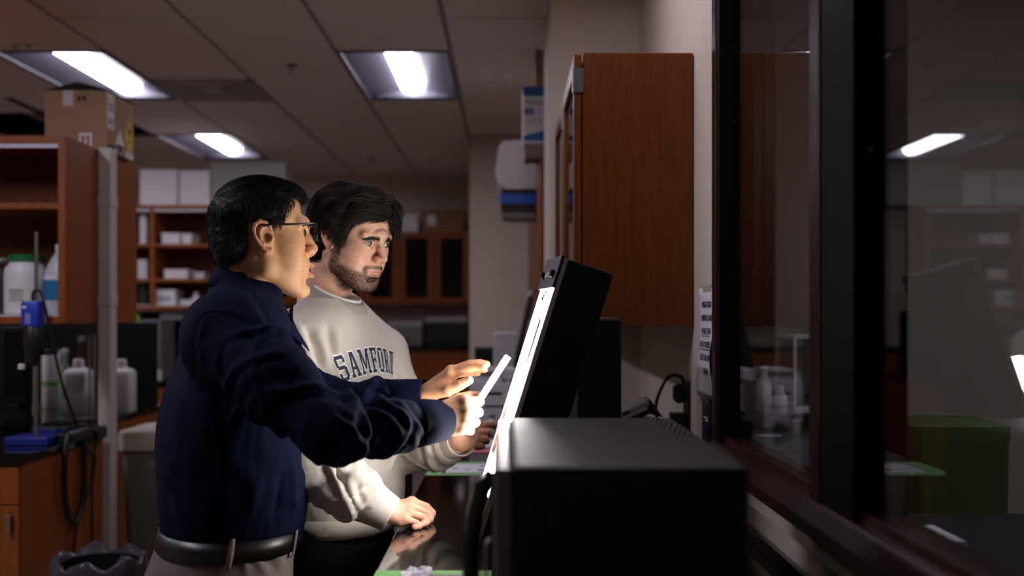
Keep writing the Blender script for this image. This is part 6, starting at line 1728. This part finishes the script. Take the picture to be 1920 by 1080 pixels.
# stubble hairs where the beard is
m_ = KS['_beard']; NY = vnormals(VY, QY); idx = np.nonzero(m_ > .25)[0]; rg = np.random.default_rng(2)
idx = rg.choice(idx, 17000, p=m_[idx]/m_[idx].sum()); p = VY[idx]+rg.normal(size=(len(idx), 3))*.0006; n = NY[idx]
d = n*.55+np.array([.15, 0, -.9])+rg.normal(size=n.shape)*.35; d /= np.linalg.norm(d, axis=1, keepdims=True)
L = rg.uniform(.0010, .0034, len(idx))[:,None]
V, Q = strands(np.stack([p-n*.0004, p+d*L*.5+n*.0003, p+d*L], 1), np.full(len(idx), .00021), .4); np_mesh('beard', hs(V), Q, m_hair2, stu)['label'] = 'short dark beard'
SRs, ERs, WRs = np.array([-.535, 2.235, 1.285]), wp(572, 868, 2.06), wp(724, 960, 2.075)
SLs, ELs, WLs = np.array([-.315, 2.50, 1.275]), wp(778, 838, 2.42), wp(862, 826, 2.245)
qf = [[wp(772, 941, 2.13), wp(799, 950, 2.145), wp(811, 962, 2.14), wp(806, 974, 2.130)],
      [wp(770, 950, 2.108), wp(800, 961, 2.118), wp(806, 974, 2.112), wp(795, 981, 2.10)],
      [wp(766, 961, 2.086), wp(794, 970, 2.093), wp(799, 980, 2.087), wp(787, 985, 2.075)],
      [wp(758, 973, 2.068), wp(781, 981, 2.070), wp(786, 987, 2.066), wp(776, 989, 2.058)]]
qt = [wp(745, 955, 2.12), wp(770, 952, 2.155), wp(790, 962, 2.160), wp(804, 972, 2.155)]
_, V, Q, nq = hand(ERs*.4+WRs*.6, WRs, qf, qt, back=(-.1, -.3, 1), s=.98)
partsS.append((V, Q, hand_col(V, qf, (214,164,138), (200,116,98))))
qf2 = [[wp(888, 803, 2.275), wp(910, 796, 2.30), wp(922, 796, 2.325), wp(930, 800, 2.345)],
       [wp(890, 812, 2.265), wp(912, 810, 2.28), wp(917, 814, 2.302), wp(903, 819, 2.305)],
       [wp(888, 822, 2.26), wp(909, 823, 2.272), wp(913, 827, 2.292), wp(900, 831, 2.296)],
       [wp(884, 832, 2.258), wp(901, 835, 2.266), wp(905, 838, 2.284), wp(894, 840, 2.288)]]
qt2 = [wp(872, 818, 2.24), wp(882, 806, 2.235), wp(892, 798, 2.242), wp(899, 791, 2.25)]
_, V, Q, nq2 = hand(ELs*.4+WLs*.6, WLs, qf2, qt2, back=(-.2, -1, .1), s=.96)
partsS.append((V, Q, hand_col(V, qf2, (214,164,138), (200,116,98))))
tabS = []
def TS(xr, y, b, a, d=2.36):
    s = d/FPX; h = math.sqrt((a*math.cos(YS))**2+(b*math.sin(YS))**2); return (CAMZ-(y-CY)*s, (xr-CX)*s-h, d, a, b)
tabS = [TS(740, 998, .162, .120), TS(749, 975, .168, .124), TS(751, 930, .172, .128), TS(751, 870, .173, .128), TS(746, 800, .174, .125), TS(736, 740, .176, .120), TS(724, 680, .172, .112), TS(714, 640, .16, .102), TS(704, 612, .142, .092), TS(692, 590, .116, .08), TS(678, 572, .088, .068), TS(668, 560, .074, .06)]
cxs = np.mean([t[1] for t in tabS[2:7]]); print('student torso cx', cxs, [round(t[1], 3) for t in tabS])
fds = np.array([math.cos(YS), math.sin(YS), 0]); Ls = np.array([-math.sin(YS), math.cos(YS), 0])
hipRs, hipLs = np.array([-.44, 2.28, .86]), np.array([-.38, 2.44, .86])
kRs, kLs = np.array([-.42, 2.26, .50]), np.array([-.36, 2.46, .50]); aRs, aLs = np.array([-.47, 2.29, FS_+.10]), np.array([-.40, 2.48, FS_+.10])
V, Q = simple_body([[SRs, ERs, WRs], [SLs, ELs, WLs]], [[hipRs, kRs, aRs], [hipLs, kLs, aLs]], tabS, YS, [(p-[0,0,.055], p-[0,0,.065]+fds*.13) for p in (aRs, aLs)])
partsS.append((V, Q, np.tile(np.array(lin((214,164,138))), (len(V), 1))))
Vb, Qb, Cb = join(partsS); np_mesh('body', Vb, Qb, m_skin, stu, Cb)
# hair: volume, then long wavy strands
polyS = np.array([(92,70),(98,88),(92,112),(70,132),(30,142),(-20,140),(-62,126),(-96,94),(-112,46),(-106,0),(-92,-44),(-74,-66),(-48,-60),(-30,-40),(-22,-6),(-14,16),(-2,20),(12,4),(22,-6),(32,0),(36,22),(44,44),(58,62),(72,72)])*.001
capS = Field((-.135, -.115, -.09), (.13, .115, .165), .003)
capS.ell((-.012, 0, .048), (.097, .084, .084)).ell((.034, 0, .066), (.056, .066, .062), .022).ell((-.05, 0, -.008), (.056, .072, .058), .02)
capS.poly_xz(polyS, -.2, .2, .008, 'i')
capS.ell((.118, .004, .028), (.056, .078, .056), .012, 's')
Vc, Qc = capS.mesh(1); Nc = vnormals(Vc, Qc); Vc = Vc+Nc*(.0035*vnoise(Vc*[1, .6, 1], 22, 5)+.0015*vnoise(Vc, 50, 7))[:,None]
hp = [(hs(Vc), Qc)]
def flowS(P):
    x, y, z = P.T; yy = y-.020
    top = np.clip((z-.080)/.045, 0, 1); sg = np.tanh(yy/.018)
    fx = np.where(yy > 0, .25*(x > .03)-.25*(x <= .03), -.75)
    F = np.stack([fx, sg*(.9*top+.10), -.95*(1-top)-.10*top+.30*(x > .055)*(yy < 0)], 1)
    return F/np.linalg.norm(F, axis=1, keepdims=True)
rts = scalp_pick(capS, Vc-Nc*.010, Qc, polyS*.97, 8500, 5)
top = np.clip((rts[:,2]-.03)/.07, 0, 1)
ln = (.042+.05*top)*np.random.default_rng(4).uniform(.7, 1.15, len(rts)); ln *= np.where((rts[:,2] < -.01) & (rts[:,0] > -.03), .5, 1)
pa = grow(capS, rts, ln, flowS, 10, .007, .25, .45, 14, -.001)
rr_ = np.random.default_rng(6)
Vs, Qs = strands(pa, rr_.uniform(.0004, .0009, len(rts)), .2); hp.append((hs(Vs), Qs))
# curtain of fringe falling over the far temple, and sweeping back on the near side
def fringe(n, xr, yr, z0, fl, L, seed, lift=.010, grav=.5):
    r = np.random.default_rng(seed); rt_ = np.stack([r.uniform(*xr, n), r.uniform(*yr, n), np.zeros(n)], 1); rt_[:,2] = z0+r.normal(size=n)*.004-np.abs(rt_[:,1])*.25
    pa = grow(capS, rt_, r.uniform(*L, n), lambda P: np.tile(unit(fl), (len(P), 1)), 11, lift, grav, .5, seed, .002)
    Vs, Qs = strands(pa, r.uniform(.0004, .0009, n), .15); hp.append((hs(Vs), Qs))
fringe(700, (.05, .080), (.018, .058), .118, (.50, .35, -.80), (.07, .115), 31)
fringe(700, (.040, .082), (-.050, .018), .118, (-.35, -.85, .10), (.06, .10), 33, .014, .35)
reg = np.array([(52,66),(66,54),(104,50),(108,100),(72,128),(50,122)])*.001
rt3 = scalp_pick(capS, Vc-Nc*.003, Qc, reg, 2600, 41)
def flow3(P):
    yy = P[:,1]-.018; sg = np.tanh(yy/.01); F = np.stack([np.where(yy > 0, .45, -.30), .8*sg, np.where(yy > 0, -.55, .05)], 1); return F/np.linalg.norm(F, axis=1, keepdims=True)
pa = grow(capS, rt3, rr_.uniform(.035, .075, len(rt3)), flow3, 10, .008, .3, .4, 43, .0)
Vs, Qs = strands(pa, rr_.uniform(.0004, .0009, len(rt3)), .15); hp.append((hs(Vs), Qs))
fringe(500, (.050, .090), (-.02, .05), .116, (.1, .75, .1), (.04, .08), 35, .010, .4)
Vh, Qh, _ = join([(a, b, np.zeros((len(a), 3))) for a, b in hp]); np_mesh('hair', Vh, Qh, m_hair2, stu)['label'] = 'thick wavy dark brown hair'
# sweatshirt
m_sw = mat('heather_sweatshirt', (194,187,177), .9, spec=.15, noise=.14, nscale=420, bump=.25, bscale=700)
fW = Field((-.72, 1.94, .84), (-.06, 2.66, 1.48), .0046)
fW.loft(tabS, YS, 0, z0=.882)
fW.ell(SRs+[.03, .02, .02], (.080, .080, .06), .06); fW.ell(SLs+[-.02, -.02, .005], (.062, .062, .055), .05)
fW.cap(np.array([-.402, 2.357, 1.40])+Ls*.045-[0,0,.045], SLs+[-.005,0,.016], .052, .054, .04); fW.cap(np.array([-.402, 2.357, 1.40])-Ls*.045-[0,0,.045], SRs+[0,0,.02], .052, .06, .04)
fW.chain([SRs, SRs*.5+ERs*.5, ERs, ERs*.5+WRs*.5, ERs*.22+WRs*.78], [.088, .076, .063, .055, .046], .035)
fW.chain([SLs, SLs*.5+ELs*.5, ELs, ELs*.5+WLs*.5, ELs*.25+WLs*.75], [.070, .062, .058, .054, .050], .022)
V, Q = fW.mesh(1); N = vnormals(V, Q)
V = sleeve_folds(V, N, SRs, ERs, .09, 4, .006, 31, .35, 1.0, .9); V = sleeve_folds(V, N, ERs, WRs, .072, 5, .0065, 42, .12, .80, 1.0)
V = sleeve_folds(V, N, SLs, ELs, .085, 3, .007, 51, .45, 1.0, .8); V = sleeve_folds(V, N, ELs, WLs, .065, 5, .007, 63, .0, .78, .8)
N = vnormals(V, Q)
ln = [((556, 612), (590, 700), .012, .014), ((574, 620), (602, 690), .009, -.018), ((592, 618), (618, 690), .012, .013), ((612, 610), (624, 668), .010, -.012), ((628, 610), (636, 660), .012, .006), ((600, 870), (690, 900), .012, .007), ((606, 885), (690, 915), .008, -.008), ((575, 905), (660, 950), .014, .006), ((650, 905), (672, 960), .010, .006),
      ((668, 905), (684, 962), .008, -.006), ((700, 870), (712, 940), .014, .004), ((740, 660), (748, 740), .010, -.008), ((755, 690), (770, 740), .010, .005), ((690, 870), (668, 960), .012, -.003), ((800, 840), (815, 858), .008, .006), ((830, 815), (840, 855), .006, -.005)]
ln = onto(V, Q, ln)
V = folds(V, N, ln); V = V+N*(.0020*vnoise(V, 7, 14)+.0005*vnoise(V, 30, 16))[:,None]
np_mesh('sweatshirt', V, Q, m_sw, stu)['label'] = 'pale grey sweatshirt'
bvhW = BVHTree.FromPolygons([tuple(v) for v in V], [tuple(q) for q in Q])
LRs = np.linalg.norm(WRs-ERs); LLs = np.linalg.norm(WLs-ELs)
cuff(ERs, WRs, LRs-.070, LRs+.010, .0475, .0355, 'cuff', m_sw, stu); cuff(ELs, WLs, LLs-.060, LLs+.010, .042, .035, 'cuff', m_sw, stu)
V, Q = waist_ring(tabS, .902, .022, .002, yaw=YS); np_mesh('waistband', V, Q, m_sw, stu)
# neck rib and white T-shirt inside
Cn = np.array([-.402, 2.357, 1.424])
V, Q = ring_band(Cn, fds, Ls, -.026, 0, [(-.006, -.012, -.012), (-.004, .004, .004), (.0, .008, .008), (.006, .004, .004), (.012, -.007, -.007), (.014, -.018, -.018)], 72, .060, .056)
np_mesh('neck_rib', V, Q, mat('rib_grey', (168,161,150), .9, noise=.12, nscale=500, bump=.3, bscale=900), stu)
V, Q = ring_band(Cn, fds, Ls, -.024, 0, [(-.010, -.02, -.02), (-.0085, .006, .006), (-.006, .0135, .0135), (-.002, .012, .012), (-.0005, .0, .0)], 72, .060, .056)
np_mesh('undershirt', V, Q, mat('tee_white', (236,232,232), .85), stu)['label'] = 'white undershirt neckline'
# lettering, arched slab-serif capitals laid on the cloth
GL = {'S': [(.02,.56,.18,.92),(.10,.86,.58,1.0),(.50,.70,.62,.90),(.10,.45,.54,.58),(.46,.12,.62,.52),(.06,.0,.54,.13),(.0,.10,.13,.32)],
      'F': [(.10,.0,.27,1.0),(.0,.88,.62,1.0),(.0,.0,.40,.12),(.51,.68,.62,.90),(.24,.45,.46,.56),(.42,.36,.52,.65)],
      'O': [(.02,.14,.18,.86),(.46,.14,.62,.86),(.10,.87,.54,1.0),(.10,.0,.54,.13)],
      'R': [(.10,.0,.26,1.0),(.0,.88,.50,1.0),(.46,.58,.61,.90),(.22,.46,.54,.57),(.0,.0,.36,.12),(.52,.0,.72,.12)],
      'D': [(.10,.0,.26,1.0),(.0,.88,.50,1.0),(.47,.12,.62,.88),(.0,.0,.50,.12)]}
def quads(ch, o=0.0):
    out = []
    for b in GL.get(ch, ()):
        x0, y0, x1, y1 = b[:4]; out.append([(x0-o, y0-o), (x1+o, y0-o), (x1+o, y1+o), (x0-o, y1+o)])
    def bar(xa, ya, xb, yb, w): out.append([(xa-w/2-o, ya-o), (xa+w/2+o, ya-o), (xb+w/2+o, yb+o), (xb-w/2-o, yb+o)])
    if ch == 'A':
        bar(.13, .0, .31, 1.0, .12); bar(.60, .0, .40, 1.0, .17)
        for x0, y0, x1, y1 in ((.0,.0,.27,.12), (.44,.0,.74,.12), (.20,.30,.50,.41), (.22,.88,.48,1.0)): out.append([(x0-o, y0-o), (x1+o, y0-o), (x1+o, y1+o), (x0-o, y1+o)])
    if ch == 'M':
        bar(.14, .0, .14, 1.0, .11); bar(.74, .0, .74, 1.0, .16); bar(.44, .20, .18, 1.0, .15); bar(.44, .20, .70, 1.0, .11)
        for x0, y0, x1, y1 in ((.0,.0,.28,.12), (.58,.0,.90,.12), (.0,.88,.24,1.0), (.66,.88,.90,1.0)): out.append([(x0-o, y0-o), (x1+o, y0-o), (x1+o, y1+o), (x0-o, y1+o)])
    if ch == 'R': bar(.62, .0, .40, .48, .20)
    return out
LH = .057; LWd = .0315
fc = Vector((tabS[5][1], 2.36, 0)); fdv = Vector(fds); lsv = Vector(Ls)
def lay(quadlist, off, bend=.36):
    V = []; Q = []
    for q in quadlist:
        n = 5; m_ = 6; b0 = len(V); okq = True; pv = []
        for i in range(m_+1):
            for j in range(n+1):
                u, v = j/n, i/m_
                s = (q[0][0]*(1-u)+q[1][0]*u)*(1-v)+(q[3][0]*(1-u)+q[2][0]*u)*v
                t = (q[0][1]*(1-u)+q[1][1]*u)*(1-v)+(q[3][1]*(1-u)+q[2][1]*u)*v
                R_ = bend; an = s/R_; lat = math.sin(an)*(R_+t); up = math.cos(an)*(R_+t)-R_
                o = fc+lsv*lat+fdv*.5+Vector((0, 0, 1.246+up))
                h = bvhW.ray_cast(o, -fdv)
                if h[0] is None: okq = False; break
                pv.append(h[0]+h[1]*off)
            if not okq: break
        if not okq: continue
        V += pv
        for i in range(m_):
            for j in range(n): Q.append((b0+i*(n+1)+j, b0+i*(n+1)+j+1, b0+(i+1)*(n+1)+j+1, b0+(i+1)*(n+1)+j))
    return np.array([tuple(v) for v in V]), np.array(Q)
m_lw = mat('letter_white', (236,234,232), .8); m_ln = mat('letter_navy', (38,46,70), .8)
wd = {'S': .66, 'A': .76, 'M': .92, 'F': .66, 'O': .68, 'R': .74, 'D': .68}
tot = sum(wd[c] for c in 'SAMFORD')+6*.12; x0 = -.5*tot-.12
for ch in 'SAMFORD':
    for o_, off, mtl in ((.06, .0012, m_lw), (0, .0024, m_ln)):
        ql = [[((x0+px)*LWd*1.16, pz*LH) for px, pz in q] for q in quads(ch, o_)]
        V, Q = lay(ql, off)
        if len(V): np_mesh('letter', V, Q, mtl, stu)
    x0 += wd[ch]+.12
# black trousers
m_bt = mat('black_trouser', (14,14,18), .85, spec=.15)
tabB = [(.70, -.412, 2.36, .115, .165), (.80, -.412, 2.36, .125, .172), (.90, -.412, 2.36, .118, .165), (.96, -.412, 2.36, .11, .155)]
fB = Field((-.68, 2.06, .03), (-.16, 2.66, .98), .0065); fB.loft(tabB, YS, 0)
for hp_, kn, an in ((hipRs, kRs, aRs), (hipLs, kLs, aLs)): fB.chain([hp_+[0,0,-.05], kn, an+[0,0,-.02]], [.10, .08, .068], .03)
V, Q = fB.mesh(1); np_mesh('trousers', V, Q, m_bt, stu)['label'] = 'black trousers'
shoe(aRs, fds, m_shoe, stu, FS_); shoe(aLs, fds, m_shoe, stu, FS_); place(stu, KS_)
